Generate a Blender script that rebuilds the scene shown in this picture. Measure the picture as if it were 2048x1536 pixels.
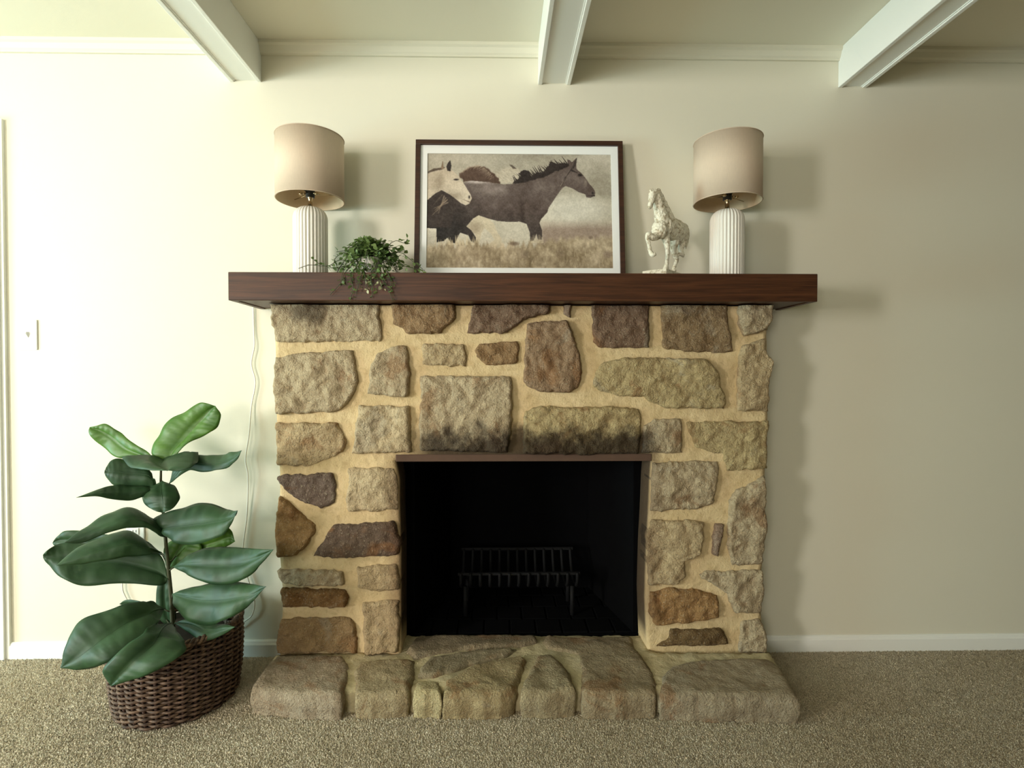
import bpy, bmesh, math, random
import numpy as np
from mathutils import Vector, Matrix, noise
from mathutils.geometry import delaunay_2d_cdt

random.seed(7); np.random.seed(7)
for o in list(bpy.data.objects): bpy.data.objects.remove(o)
scene = bpy.context.scene
C = scene.collection

# ------------------------------------------------------------------ camera
F, PX0, PY0 = 1085.0, 1015.0, 768.0          # focal length and principal point for a 2048 x 1536 frame
YAW, PITCH = 0.018, 0.0166                   # a touch to the right, a touch down
D = 2.17                                     # distance from camera to the chimney wall
ROT = Matrix.Rotation(-YAW, 3, 'Z') @ Matrix.Rotation(math.pi/2-PITCH, 3, 'X')
def ray(px, py):
    return ROT @ Vector(((px-PX0)/F, -(py-PY0)/F, -1.0))
_r = ray(1000, 1307); EYE = -_r.z/_r.y*D
def P(px, py, Y):
    r = ray(px, py); t = Y/r.y
    return Vector((r.x*t, Y, EYE+r.z*t))
def PZ(px, py, z):
    r = ray(px, py); t = (z-EYE)/r.z
    return Vector((r.x*t, r.y*t, z))
cam_d = bpy.data.cameras.new('camera'); cam = bpy.data.objects.new('camera', cam_d); C.objects.link(cam)
cam.location = (0, 0, EYE); cam.rotation_euler = (math.pi/2-PITCH, 0, -YAW)
cam_d.sensor_width = 36.0; cam_d.lens = 36.0*F/2048.0
cam_d.shift_x = (1024-PX0)/2048.0; cam_d.clip_start = 0.02
scene.camera = cam

# ------------------------------------------------------------------ light
scene.view_settings.view_transform = 'Standard'; scene.view_settings.look = 'None'
scene.view_settings.gamma = 1.0; scene.view_settings.use_curve_mapping = False
scene.view_settings.exposure = 0.08
world = bpy.data.worlds.new('world'); scene.world = world; world.use_nodes = True
world.node_tree.nodes['Background'].inputs[0].default_value = (0.80, 0.90, 1.0, 1)
world.node_tree.nodes['Background'].inputs[1].default_value = 1.0
XL, XR, YR = -5.0, 4.6, -4.2                 # the other walls of the room
def area(name, loc, rot, sx, sy, power, col):
    l = bpy.data.lights.new(name, 'AREA'); l.shape = 'RECTANGLE'; l.size = sx; l.size_y = sy
    l.energy = power; l.color = col
    o = bpy.data.objects.new(name, l); C.objects.link(o); o.location = loc; o.rotation_euler = rot
    return o
# left window daylight, plus added rear fill and added cool light at lower left
area('window_daylight', (XL+0.02, -2.05, 1.62), (0, -math.pi/2, 0), 1.2, 1.15, 290, (1.0, 0.975, 0.91))
area('added_rear_fill', (-2.4, YR+0.02, 1.5), (math.pi/2, 0, 0), 2.0, 1.4, 95, (1.0, 0.97, 0.87))
area('added_cool_light', (XL+0.02, 0.6, 0.85), (0, -math.pi/2, 0), 1.3, 1.0, 120, (0.58, 0.95, 1.0))

# ------------------------------------------------------------------ helpers
def link(o, parent=None):
    C.objects.link(o)
    if parent is not None: o.parent = parent
    return o
def world_off(parent):
    v = Vector((0, 0, 0))
    while parent is not None:
        v += Vector(parent.location); parent = parent.parent
    return v
def mk(name, verts, faces, mat, parent=None, smooth=False, origin=None):
    """one mesh object from WORLD vertices; children are stored relative to their parent"""
    off = world_off(parent)
    loc = Vector((0, 0, 0))
    if parent is None and origin is not None: loc = Vector(origin); off = loc
    me = bpy.data.meshes.new(name)
    me.from_pydata([tuple(Vector(v)-off) for v in verts], [], faces)
    bm = bmesh.new(); bm.from_mesh(me); bmesh.ops.recalc_face_normals(bm, faces=bm.faces); bm.to_mesh(me); bm.free()
    if smooth: me.polygons.foreach_set('use_smooth', [True]*len(me.polygons))
    if mat is not None: me.materials.append(mat)
    o = bpy.data.objects.new(name, me); o.location = loc
    return link(o, parent)
def thing(name, label, cat, loc, group=None):
    o = bpy.data.objects.new(name, None); o.empty_display_size = 0.05; o.location = loc
    return tag(link(o), label, cat, group)
def tag(o, label, cat, group=None):
    o['label'] = label; o['category'] = cat
    if group: o['group'] = group
    return o
def struct(o, label=None):
    o['kind'] = 'structure'
    if label: o['label'] = label
    return o
class MB:
    def __init__(s): s.v = []; s.f = []
    def add(s, v, f):
        n = len(s.v); s.v += [Vector(a) for a in v]; s.f += [tuple(i+n for i in q) for q in f]; return s
    def box(s, x0, x1, y0, y1, z0, z1):
        return s.add([(x0,y0,z0),(x1,y0,z0),(x1,y1,z0),(x0,y1,z0),(x0,y0,z1),(x1,y0,z1),(x1,y1,z1),(x0,y1,z1)],
              [(0,3,2,1),(4,5,6,7),(0,1,5,4),(1,2,6,5),(2,3,7,6),(3,0,4,7)])
    def tube(s, pts, rad, n=8, closed=False):
        pts = [Vector(p) for p in pts]; m = len(pts)
        rs = rad if isinstance(rad, (list, tuple)) else [rad]*m
        v = []; f = []; up = None
        for i, p in enumerate(pts):
            if closed: t = pts[(i+1) % m]-pts[i-1]
            else: t = pts[min(i+1, m-1)]-pts[max(i-1, 0)]
            if t.length < 1e-9: t = Vector((0, 0, 1))
            t.normalize()
            if up is None: up = Vector((0, 0, 1)) if abs(t.z) < .9 else Vector((1, 0, 0))
            a = t.cross(up); a.normalize() if a.length > 1e-6 else None
            b = t.cross(a).normalized(); up = -b if False else up
            up = a.cross(t).normalized()
            for k in range(n):
                an = 2*math.pi*k/n
                v.append(p+a*math.cos(an)*rs[i]+up*math.sin(an)*rs[i])
        for i in range(m if closed else m-1):
            j = (i+1) % m
            for k in range(n):
                f.append((i*n+k, i*n+(k+1) % n, j*n+(k+1) % n, j*n+k))
        if not closed:
            f.append(tuple(range(n))[::-1]); f.append(tuple((m-1)*n+k for k in range(n)))
        return s.add(v, f)
    def lathe(s, prof, c=(0, 0, 0), n=48, fn=None, cap=True):
        v = []; f = []; c = Vector(c)
        for (r, z) in prof:
            for k in range(n):
                a = 2*math.pi*k/n; rr = fn(r, z, a) if fn else r
                v.append(c+Vector((rr*math.cos(a), rr*math.sin(a), z)))
        for i in range(len(prof)-1):
            for k in range(n):
                f.append((i*n+k, i*n+(k+1) % n, (i+1)*n+(k+1) % n, (i+1)*n+k))
        if cap:
            f.append(tuple(range(n))[::-1]); f.append(tuple((len(prof)-1)*n+k for k in range(n)))
        return s.add(v, f)
    def build(s, name, mat, parent=None, smooth=False, origin=None):
        return mk(name, s.v, s.f, mat, parent, smooth, origin)
def bevel(o, w, seg=2):
    m = o.modifiers.new('bevel', 'BEVEL'); m.width = w; m.segments = seg; m.limit_method = 'ANGLE'; return o
def catmull(pts, n):
    pts = [np.array(p, float) for p in pts]; out = []
    for i in range(len(pts)-1):
        p0 = pts[max(i-1, 0)]; p1 = pts[i]; p2 = pts[i+1]; p3 = pts[min(i+2, len(pts)-1)]
        for k in range(n):
            t = k/n
            out.append(.5*((2*p1)+(-p0+p2)*t+(2*p0-5*p1+4*p2-p3)*t*t+(-p0+3*p1-3*p2+p3)*t**3))
    out.append(pts[-1]); return out

# ------------------------------------------------------------------ materials
def srgb(r, g, b):
    f = lambda c: (c/255/12.92) if c/255 <= .04045 else ((c/255+.055)/1.055)**2.4
    return (f(r), f(g), f(b), 1.0)
class Mat:
    def __init__(s, name, rough=.6, spec=.5):
        s.m = bpy.data.materials.new(name); s.m.use_nodes = True; s.nt = s.m.node_tree
        s.b = s.nt.nodes['Principled BSDF']; s.b.inputs['Roughness'].default_value = rough
        s.b.inputs['Specular IOR Level'].default_value = spec
    def n(s, t, **kw):
        x = s.nt.nodes.new(t)
        for k, v in kw.items(): setattr(x, k, v)
        return x
    def l(s, a, b): s.nt.links.new(a, b)
    def set(s, sock, v):
        if hasattr(v, 'is_output') or isinstance(v, bpy.types.NodeSocket): s.l(v, sock)
        else: sock.default_value = v
    def pos(s, scale=None, rot=None, src='Position'):
        g = s.n('ShaderNodeNewGeometry').outputs['Position'] if src == 'Position' else s.n('ShaderNodeTexCoord').outputs[src]
        if scale is None: return g
        mp = s.n('ShaderNodeMapping'); s.l(g, mp.inputs['Vector']); mp.inputs['Scale'].default_value = scale
        if rot: mp.inputs['Rotation'].default_value = rot
        return mp.outputs[0]
    def noise(s, scale, detail=4, rough=.55, vec=None, dist=0):
        x = s.n('ShaderNodeTexNoise'); x.inputs['Scale'].default_value = scale; x.inputs['Detail'].default_value = detail
        x.inputs['Roughness'].default_value = rough; x.inputs['Distortion'].default_value = dist
        s.l(vec if vec is not None else s.pos(), x.inputs['Vector']); return x.outputs['Fac']
    def ramp(s, fac, stops):
        r = s.n('ShaderNodeValToRGB'); e = r.color_ramp.elements
        while len(e) < len(stops): e.new(.5)
        for i, (p, c) in enumerate(stops):
            e[i].position = p; e[i].color = c if len(c) == 4 else (*c, 1)
        s.l(fac, r.inputs[0]); return r.outputs[0]
    def mr(s, fac, a, b, c=0, d=1, smooth=True):
        x = s.n('ShaderNodeMapRange'); x.interpolation_type = 'SMOOTHSTEP' if smooth else 'LINEAR'
        s.set(x.inputs[0], fac)
        for i, q in zip((1, 2, 3, 4), (a, b, c, d)): s.set(x.inputs[i], q)
        return x.outputs[0]
    def math(s, op, a, b=0.0, clamp=False):
        x = s.n('ShaderNodeMath', operation=op, use_clamp=clamp); s.set(x.inputs[0], a); s.set(x.inputs[1], b); return x.outputs[0]
    def mix(s, fac, a, b, mode='MIX'):
        x = s.n('ShaderNodeMix', data_type='RGBA', blend_type=mode)
        s.set(x.inputs[0], fac); s.set(x.inputs[6], a); s.set(x.inputs[7], b); return x.outputs[2]
    def col(s, v): s.set(s.b.inputs['Base Color'], v); return s
    def bump(s, h, strength=.5, dist=.002, prev=None):
        x = s.n('ShaderNodeBump'); x.inputs['Strength'].default_value = strength; x.inputs['Distance'].default_value = dist
        s.l(h, x.inputs['Height'])
        if prev is not None: s.l(prev, x.inputs['Normal'])
        s.l(x.outputs[0], s.b.inputs['Normal']); return x.outputs[0]
    def xyz(s):
        x = s.n('ShaderNodeSeparateXYZ'); s.l(s.pos(), x.inputs[0]); return x.outputs

def paint(name, c, rough=.55, tex=.12):
    m = Mat(name, rough, .3)
    m.col(m.mix(m.noise(1.3, 3), tuple(x*.97 for x in c[:3])+(1,), c))
    m.bump(m.noise(260, 2), tex, .001); return m.m
def plain(name, c, rough=.5, metal=0.0, var=.9, sc=40):
    m = Mat(name, rough, .5); m.b.inputs['Metallic'].default_value = metal
    m.col(m.mix(m.noise(sc, 3), tuple(x*var for x in c[:3])+(1,), c)); m.bump(m.noise(sc*6, 2), .05, .001); return m.m

WALL = paint('cream_wall_paint', srgb(227, 221, 202))
CEIL = paint('ceiling_paint', srgb(233, 227, 208), .7, .2)
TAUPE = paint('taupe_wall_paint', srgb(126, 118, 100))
TRIM = paint('white_trim_paint', srgb(242, 241, 234), .4, .05)

def carpet(name, k):
    m = Mat(name, .95, .1)
    srgb_ = lambda *c: tuple(q*k for q in srgb(*c)[:3])+(1,)
    a = m.noise(2.2, 4); b = m.noise(170, 3, .7); c = m.noise(45, 3, .6, vec=m.pos((1, .55, 1)))
    base = m.mix(m.mr(a, .3, .7), srgb_(226, 210, 184), srgb_(240, 226, 202))
    base = m.mix(m.mr(b, .35, .65, 0, .5), base, srgb_(168, 150, 122))
    base = m.mix(m.mr(c, .45, .75, 0, .35), base, srgb_(166, 146, 116))
    m.col(base)
    h = m.math('ADD', m.math('MULTIPLY', b, 1.0), m.math('MULTIPLY', c, 1.2))
    m.bump(h, 1.0, .006); return m.m
CARPET = carpet('beige_carpet_pile', 1.0); BACKING = carpet('beige_carpet_backing', .78)

def wood(name, dark, light, rough=.35):
    m = Mat(name, rough, .5)
    v = m.pos((1.2, 30, 30))
    w = m.noise(3.0, 6, .6, vec=v, dist=.6)
    v2 = m.pos((6, 260, 260)); g = m.noise(1.5, 3, .6, vec=v2)
    c = m.mix(m.mr(w, .32, .7), dark, light)
    c = m.mix(m.mr(g, .5, .8, 0, .4), c, tuple(x*.55 for x in dark[:3])+(1,))
    m.col(c); m.bump(g, .15, .001); return m.m
MANTEL = wood('dark_stained_mantel_wood', srgb(56, 32, 19), srgb(86, 51, 30), .42); MANTEL.node_tree.nodes['Principled BSDF'].inputs['Specular IOR Level'].default_value = .3
FRAMEW = wood('walnut_frame_wood', srgb(48, 26, 18), srgb(70, 40, 27), .4)

# opening of the fireplace, world numbers for soot
HZ = 0.085                                           # hearth height
YF = D-0.15                                          # front plane of the stonework
YM = 1.912
mz1, mz0 = P(1000, 545.5, YM).z, P(1000, 602, YM).z
oTL = P(788, 922, YF); oTR = P(1304, 922, YF); ZT = oTL.z
def stone_mat(name='fieldstone', mortar=False, m0=(198, 173, 130), m1=(214, 190, 148), m2=(172, 146, 106)):
    m = Mat(name, .9, .25)
    x, y, z = m.xyz()
    n1 = m.noise(9, 5, .6); n2 = m.noise(38, 4, .65); n3 = m.noise(150, 3, .6)
    if mortar:
        base = m.mix(m.mr(n1, .3, .7), srgb(*m0), srgb(*m1))
        base = m.mix(m.mr(n2, .46, .75, 0, .6), base, srgb(*m2))
    else:
        oi = m.n('ShaderNodeObjectInfo')
        off = m.n('ShaderNodeVectorMath', operation='ADD'); m.l(m.pos(), off.inputs[0])
        comb = m.n('ShaderNodeCombineXYZ'); rr = m.math('MULTIPLY', oi.outputs['Random'], 7.0)
        for i in range(3): m.l(rr, comb.inputs[i])
        m.l(comb.outputs[0], off.inputs[1]); vv = off.outputs[0]
        pat = m.noise(6.5, 4, .6, vec=vv, dist=.8)
        base = oi.outputs['Color']
        base = m.mix(m.mr(pat, .56, .68, 0, .55), base, srgb(150, 104, 62))             # iron stain patches
        base = m.mix(m.mr(pat, .40, .30, 0, .45), base, srgb(184, 172, 150))            # pale patches
        base = m.mix(m.mr(n2, .35, .72, .42, 0), base, m.mix(1.0, base, (.42, .36, .30, 1), 'MULTIPLY'))
        base = m.mix(m.mr(n3, .56, .74, 0, .45), base, srgb(214, 200, 172))
    # soot over the fire opening, and one smudge at the top left
    nz = m.noise(11, 4, .6)
    hgt = m.math('MULTIPLY', m.math('ADD', nz, -.10), .25)
    d = m.math('SUBTRACT', z, ZT)
    up = m.mr(m.math('SUBTRACT', d, hgt), -.03, .06, 1, 0)
    xa = m.mr(x, oTL.x+.00, oTL.x+.16, 0, 1); xb = m.mr(x, oTR.x-.04, oTR.x+.06, 1, 0)
    lo = m.mr(d, -.03, .0, .0, 1)
    soot = m.math('MULTIPLY', m.math('MULTIPLY', up, lo), m.math('MULTIPLY', xa, xb))
    s0 = P(622, 622, YF)
    dx = m.math('DIVIDE', m.math('SUBTRACT', x, s0.x), .085); dz = m.math('DIVIDE', m.math('SUBTRACT', z, s0.z), .07)
    rad = m.math('ADD', m.math('ADD', m.math('MULTIPLY', dx, dx), m.math('MULTIPLY', dz, dz)), m.math('MULTIPLY', m.math('SUBTRACT', nz, .5), 2.4))
    spot = m.mr(rad, 0.0, 1.2, .75, 0)
    # scorched jambs: brown soot on the stone edges facing the fire
    xm = (oTL.x+oTR.x)/2; hw = (oTR.x-oTL.x)/2
    ax = m.math('SUBTRACT', m.math('ABSOLUTE', m.math('SUBTRACT', x, xm)), hw)
    jamb = m.mr(m.math('SUBTRACT', ax, m.math('MULTIPLY', nz, .05)), -.05, .035, .8, 0)
    jamb = m.math('MULTIPLY', jamb, m.mr(d, .06, -.02, 0, 1))
    jamb = m.math('MULTIPLY', jamb, m.mr(z, HZ+.01, HZ+.18, 0, 1))
    inn = m.math('MULTIPLY', m.mr(y, YF+.012, YF+.045, 0, 1), m.mr(ax, .03, .015, 0, 1)); inn = m.math('MULTIPLY', inn, m.mr(z, HZ-.005, HZ+.09, 0.1, 1)); inn = m.math('MULTIPLY', inn, m.mr(d, .03, .01, 0, 1))
    tot = m.math('MAXIMUM', m.math('MAXIMUM', soot, spot), inn)
    base = m.mix(m.math('MULTIPLY', jamb, .75), base, srgb(92, 58, 36))
    base = m.mix(m.math('MULTIPLY', tot, .9), base, srgb(44, 31, 22))
    m.col(base)
    if mortar:
        b1 = m.bump(n2, .6, .009); m.bump(n3, .5, .003, b1)
    else:
        b1 = m.bump(m.noise(60, 5, .7), 1.0, .012); m.bump(n3, 1.0, .007, b1)
    return m.m
STONE = stone_mat(); MORTAR = stone_mat('sandy_mortar', True); HMORTAR = stone_mat('dirty_hearth_mortar', True, (182, 168, 136), (206, 190, 152), (152, 136, 106))

SOOTY = plain('soot_black_firebrick', (.0035, .0035, .004, 1), 1.0, 0, .6, 20); SOOTY.node_tree.nodes['Principled BSDF'].inputs['Specular IOR Level'].default_value = .05
IRON = plain('black_cast_iron', (.006, .006, .0065, 1), .7, 0, .7, 60); IRON.node_tree.nodes['Principled BSDF'].inputs['Specular IOR Level'].default_value = .2
CERAMIC = plain('white_ribbed_ceramic', srgb(238, 232, 222), .5, 0, .96, 30)
BRASS = plain('brushed_nickel', srgb(200, 180, 150), .25, 1.0, .95, 30)
SOCKET = plain('black_socket_plastic', (.02, .018, .015, 1), .5)
PLASTIC = plain('white_plastic', srgb(244, 243, 238), .35, 0, .98, 30)
CORD = plain('white_cord_plastic', srgb(226, 224, 214), .45, 0, .97, 30)
def fabric(name, c):
    m = Mat(name, .9, .15)
    w1 = m.n('ShaderNodeTexWave'); w1.inputs['Scale'].default_value = 260; w1.bands_direction = 'Z'; m.l(m.pos(src='Object'), w1.inputs[0])
    n = m.noise(400, 2, vec=m.pos((1, 1, .15), src='Object'))
    m.col(m.mix(n, tuple(x*.88 for x in c[:3])+(1,), c)); m.bump(n, .2, .001); return m.m
SHADE = fabric('beige_linen_shade', srgb(218, 197, 175)); LINING = fabric('cream_shade_lining', srgb(216, 190, 158))
PLASTER = None
def statue():
    m = Mat('whitewashed_rough_ceramic', .8, .3)
    n1 = m.noise(70, 5, .7); n2 = m.noise(240, 3, .6)
    c = m.mix(m.mr(n1, .36, .52), srgb(176, 160, 132), srgb(234, 226, 206))
    c = m.mix(m.mr(n2, .62, .75, 0, .35), c, srgb(130, 108, 80))
    m.col(c); b = m.bump(n1, .5, .004); m.bump(n2, .4, .002, b); return m.m
STATUE = statue()
def leafmat(name, a, b, rough=.42, trans=0.0):
    m = Mat(name, rough, .5)
    n = m.noise(9, 4); n2 = m.noise(60, 3)
    m.col(m.mix(m.mr(n, .3, .7), a, b)); m.bump(n2, .12, .002)
    if trans:
        m.b.inputs['Subsurface Weight'].default_value = 0.0
        tr = m.n('ShaderNodeBsdfTranslucent'); tr.inputs[0].default_value = tuple(min(1, x*1.5) for x in b[:3])+(1,)
        mx = m.n('ShaderNodeMixShader'); mx.inputs[0].default_value = trans
        out = m.nt.nodes['Material Output']
        m.l(m.b.outputs[0], mx.inputs[1]); m.l(tr.outputs[0], mx.inputs[2]); m.l(mx.outputs[0], out.inputs[0])
    return m.m
LEAF_D = leafmat('dark_fiddle_leaf', srgb(34, 60, 34), srgb(50, 80, 46), .52, .12); LEAF_D.node_tree.nodes['Principled BSDF'].inputs['Specular IOR Level'].default_value = .38
LEAF_L = leafmat('fresh_green_fiddle_leaf', srgb(64, 104, 34), srgb(92, 132, 48), .45, .2)
LEAF_V = leafmat('small_vine_leaf', srgb(72, 98, 46), srgb(128, 150, 90), .5, .2)
LEAF_P = leafmat('pale_vine_leaf', srgb(150, 152, 110), srgb(196, 192, 152), .5, .15)
RIB = plain('leaf_rib_green', srgb(96, 122, 62), .5)
BARK = plain('green_brown_stem', srgb(66, 70, 40), .7, 0, .6, 60)
SOIL = plain('dark_soil', srgb(38, 28, 20), .95, 0, .5, 120)
def wicker():
    m = Mat('brown_wicker', .65, .35)
    n = m.noise(55, 4, .6, vec=m.pos((1, 1, 2.5))); n2 = m.noise(5, 3)
    c = m.mix(m.mr(n, .35, .7), srgb(58, 42, 33), srgb(128, 102, 82)); c = m.mix(m.mr(n2, .4, .7, 0, .5), c, srgb(82, 58, 44))
    m.col(c); m.bump(n, .3, .002); return m.m
WICKER = wicker(); STAKE = plain('dark_wicker_stake', srgb(74, 48, 36), .7, 0, .6, 60)

# ------------------------------------------------------------------ the room
CZ = P(520, 87, D).z
def wall_holes(us, vs, hole):                          # grid of cells minus the cells that fall in a hole
    cells = []
    for i in range(len(us)-1):
        for j in range(len(vs)-1):
            u = (us[i]+us[i+1])/2; v = (vs[j]+vs[j+1])/2
            if any(a < u < b and c < v < d for a, b, c, d in hole): continue
            cells.append((us[i], us[i+1], vs[j], vs[j+1]))
    return cells
def make_wall(name, axis, at, thick, u0, u1, z1, holes):
    us = sorted({u0, u1, *[h[0] for h in holes], *[h[1] for h in holes]}); vs = sorted({0, z1, *[h[2] for h in holes], *[h[3] for h in holes]})
    bm = bmesh.new(); cache = {}
    def V(u, v, d):
        k = (round(u, 5), round(v, 5), round(d, 5))
        if k not in cache: cache[k] = bm.verts.new((u, d, v) if axis == 'Y' else (d, u, v))
        return cache[k]
    cells = wall_holes(us, vs, holes); cs = {(c[0], c[2]) for c in cells}
    for a, b, c, d in cells:
        for dd in (at, at+thick): bm.faces.new([V(a, c, dd), V(b, c, dd), V(b, d, dd), V(a, d, dd)])
        i = us.index(a); j = vs.index(c)
        for (pq, e) in (((i-1, j), ((a, c), (a, d))), ((i+1, j), ((b, c), (b, d))), ((i, j-1), ((a, c), (b, c))), ((i, j+1), ((a, d), (b, d)))):
            ok = 0 <= pq[0] < len(us)-1 and 0 <= pq[1] < len(vs)-1 and (us[pq[0]], vs[pq[1]]) in cs
            if not ok: bm.faces.new([V(*e[0], at), V(*e[1], at), V(*e[1], at+thick), V(*e[0], at+thick)])
    bmesh.ops.recalc_face_normals(bm, faces=bm.faces)
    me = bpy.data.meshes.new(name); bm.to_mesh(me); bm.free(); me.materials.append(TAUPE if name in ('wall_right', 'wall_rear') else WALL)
    return struct(link(bpy.data.objects.new(name, me)))
DX0 = P(2, 700, D).x                                   # right edge of the doorway in the chimney wall
door_hole = (DX0-0.9, DX0-.012, 0, 2.06)
fire_hole = (P(810, 1100, D).x, P(1285, 1100, D).x, HZ, P(1000, 921, D).z+.02)
make_wall('wall_back', 'Y', D, .12, XL, XR, CZ, [door_hole, (fire_hole[0]-.04, fire_hole[1]+.04, HZ-.05, fire_hole[3]+.04)])
make_wall('wall_left', 'X', XL-.12, .12, YR, D, CZ, [(-2.65, -1.45, .97, 2.27), (.1, 1.1, .2, 1.5)])
make_wall('wall_rear', 'Y', YR-.12, .12, XL, XR, CZ, [(-3.4, -1.4, .8, 2.2)])
make_wall('wall_right', 'X', XR, .12, YR, D, CZ, [])
struct(MB().box(-3.5, -3.4, YR, -1.14, 0, CZ).build('wall_light_blocker', TAUPE))   # unseen partition behind the camera, added to shade the right side
struct(MB().box(XL-.12, XR+.12, YR-.12, D+.8, -.08, 0).build('floor', BACKING), 'beige cut-pile carpet across the room')
struct(MB().box(XL-.12, XR+.12, YR-.12, D+.12, CZ, CZ+.1).build('ceiling', CEIL))
# cut pile near the fireplace: short leaning tufts standing on the carpet backing
rg = np.random.RandomState(11); sp = .0053
gx, gy = np.meshgrid(np.arange(-3.5, XR-.02, sp), np.arange(.85, D-.016, sp)); n_t = gx.size
bx = gx.ravel()+rg.uniform(-.45, .45, n_t)*sp; by = gy.ravel()+rg.uniform(-.45, .45, n_t)*sp
hh = rg.uniform(.003, .0065, n_t); an = rg.uniform(0, 2*math.pi, n_t); rr_ = rg.uniform(.0026, .0042, n_t)
tv_ = np.zeros((n_t, 4, 3))
for k in range(3):
    tv_[:, k, 0] = bx+rr_*np.cos(an+k*2.0944); tv_[:, k, 1] = by+rr_*np.sin(an+k*2.0944); tv_[:, k, 2] = .0002
tv_[:, 3, 0] = bx+rg.normal(0, .0022, n_t); tv_[:, 3, 1] = by+rg.normal(0, .0022, n_t); tv_[:, 3, 2] = hh
tf = (np.array([[0, 1, 3], [1, 2, 3], [2, 0, 3]])[None]+4*np.arange(n_t)[:, None, None]).reshape(-1)
me = bpy.data.meshes.new('carpet_pile'); me.vertices.add(4*n_t); me.vertices.foreach_set('co', tv_.astype(np.float32).ravel())
me.loops.add(len(tf)); me.loops.foreach_set('vertex_index', tf.astype(np.int32)); me.polygons.add(len(tf)//3)
me.polygons.foreach_set('loop_start', np.arange(0, len(tf), 3, dtype=np.int32)); me.polygons.foreach_set('loop_total', np.full(len(tf)//3, 3, np.int32))
me.update(calc_edges=True); me.materials.append(CARPET)
o = link(bpy.data.objects.new('carpet_pile', me), bpy.data.objects['floor']); o['kind'] = 'stuff'
# left window, plus unseen rear and low left windows added for their light
def window(n, axis, at, a, b, c, d):
    root = bpy.data.objects.new('window_%d' % n, None); link(root); struct(root)
    t = .05
    def bx(u0, u1, z0, z1):
        m = MB()
        if axis == 'X': m.box(at-.10, at-.03, u0, u1, z0, z1)
        else: m.box(u0, u1, at-.10, at-.03, z0, z1)
        m.build('window_frame', TRIM, root)
    bx(a, b, c, c+t); bx(a, b, d-t, d); bx(a, a+t, c+t, d-t); bx(b-t, b, c+t, d-t)
window(1, 'X', XL, -2.65, -1.45, .97, 2.27); window(2, 'Y', YR, -3.4, -1.4, .8, 2.2); window(3, 'X', XL, .1, 1.1, .2, 1.5)

# doorway at the far left: casing and a white door set back in it
droot = bpy.data.objects.new('door_1', None); droot.location = (DX0-.45, D, 0); link(droot); struct(droot, 'white door and casing at the left edge of the cream wall')
cw = P(20, 1000, D).x-DX0
zt = P(8, 240, D).z
def casing_prof(u):                                     # stepped casing profile: thickness over its width
    return .012+.010*(u > .15)+.004*(u > .75)
MB().box(DX0-.012, DX0+cw*.45, D-.022, D, 0, zt).box(DX0+cw*.45, DX0+cw, D-.012, D, 0, zt).build('casing', TRIM, droot)
MB().box(DX0-.9, DX0-.012, D-.022, D, zt-.075, zt).build('casing', TRIM, droot)
MB().box(DX0-.97, DX0-.9, D-.022, D, 0, zt).build('casing', TRIM, droot)
dm = MB().box(DX0-.895, DX0-.017, D+.03, D+.07, .01, 2.055).build('door_panel', TRIM, droot)
MB().lathe([(.008, 0), (.008, .03), (.026, .035), (.028, .05), (.018, .06)], (0, 0, 0), 20).build('door_knob', BRASS, dm)
k = dm.children[0]; k.location = (-.37, .03, .96); k.rotation_euler = (math.pi/2, 0, 0)

# baseboards: a board and a rounded cap in one profile
def baseboard(name, x0, x1):
    z = P(1800, 1268, D).z
    prof = [(0, 0), (-.014, 0), (-.014, z-.016), (-.010, z-.010), (-.008, z-.004), (-.004, z), (0, z)]
    v = []; n = len(prof)
    for x in (x0, x1): v += [(x, D+a, b) for a, b in prof]
    f = [(i, (i+1) % n, n+(i+1) % n, n+i) for i in range(n)]+[tuple(range(n)), tuple(range(n, 2*n))[::-1]]
    return struct(mk(name, v, f, TRIM))
baseboard('baseboard_left', DX0+cw, P(556, 1290, D).x+.02); baseboard('baseboard_right', P(1530, 1290, D).x-.02, XR)

# ceiling beams: side boards run a little below the soffit board
zb = P(1100, 170, D).z
def beam(n, xl, xr, label):
    root = bpy.data.objects.new('trim_%d' % n, None); root.location = ((xl+xr)/2, D, CZ); link(root); struct(root, label)
    t = .016
    bevel(MB().box(xl, xl+t, YR, D, zb, CZ).build('side_board', TRIM, root), .002)
    bevel(MB().box(xr-t, xr, YR, D, zb, CZ).build('side_board', TRIM, root), .002)
    MB().box(xl+t, xr-t, YR, D, zb+.007, zb+.025).build('soffit_board', TRIM, root)
    MB().box(xl+t, xl+t+.004, YR, D, zb+.004, zb+.007).build('bead_strip', TRIM, root)
    MB().box(xr-t-.004, xr-t, YR, D, zb+.004, zb+.007).build('bead_strip', TRIM, root)
beam(1, P(460, 166, D).x, P(523, 167, D).x, 'white boxed ceiling beam above the lamp nearest the light switch')
beam(2, P(1076, 170, D).x, P(1141, 170, D).x, 'white boxed ceiling beam above the framed horse picture')
beam(3, P(1676, 175, D).x, P(1732, 178, D).x, 'white boxed ceiling beam at the dim right end')
xs = [XL, P(460, 166, D).x, P(523, 167, D).x, P(1076, 170, D).x, P(1141, 170, D).x, P(1676, 175, D).x, P(1732, 178, D).x, XR]
ct = CZ-.048
for i in range(4):
    prof = [(0, CZ), (-.030, CZ), (-.030, CZ-.012), (-.022, CZ-.018), (-.016, ct+.012), (-.010, ct+.006), (-.010, ct), (0, ct)]
    n = len(prof); v = []
    for x in (xs[2*i], xs[2*i+1]): v += [(x, D+a, b) for a, b in prof]
    f = [(a, (a+1) % n, n+(a+1) % n, n+a) for a in range(n)]+[tuple(range(n)), tuple(range(n, 2*n))[::-1]]
    struct(mk('trim_%d' % (4+i), v, f, WALL))

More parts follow.
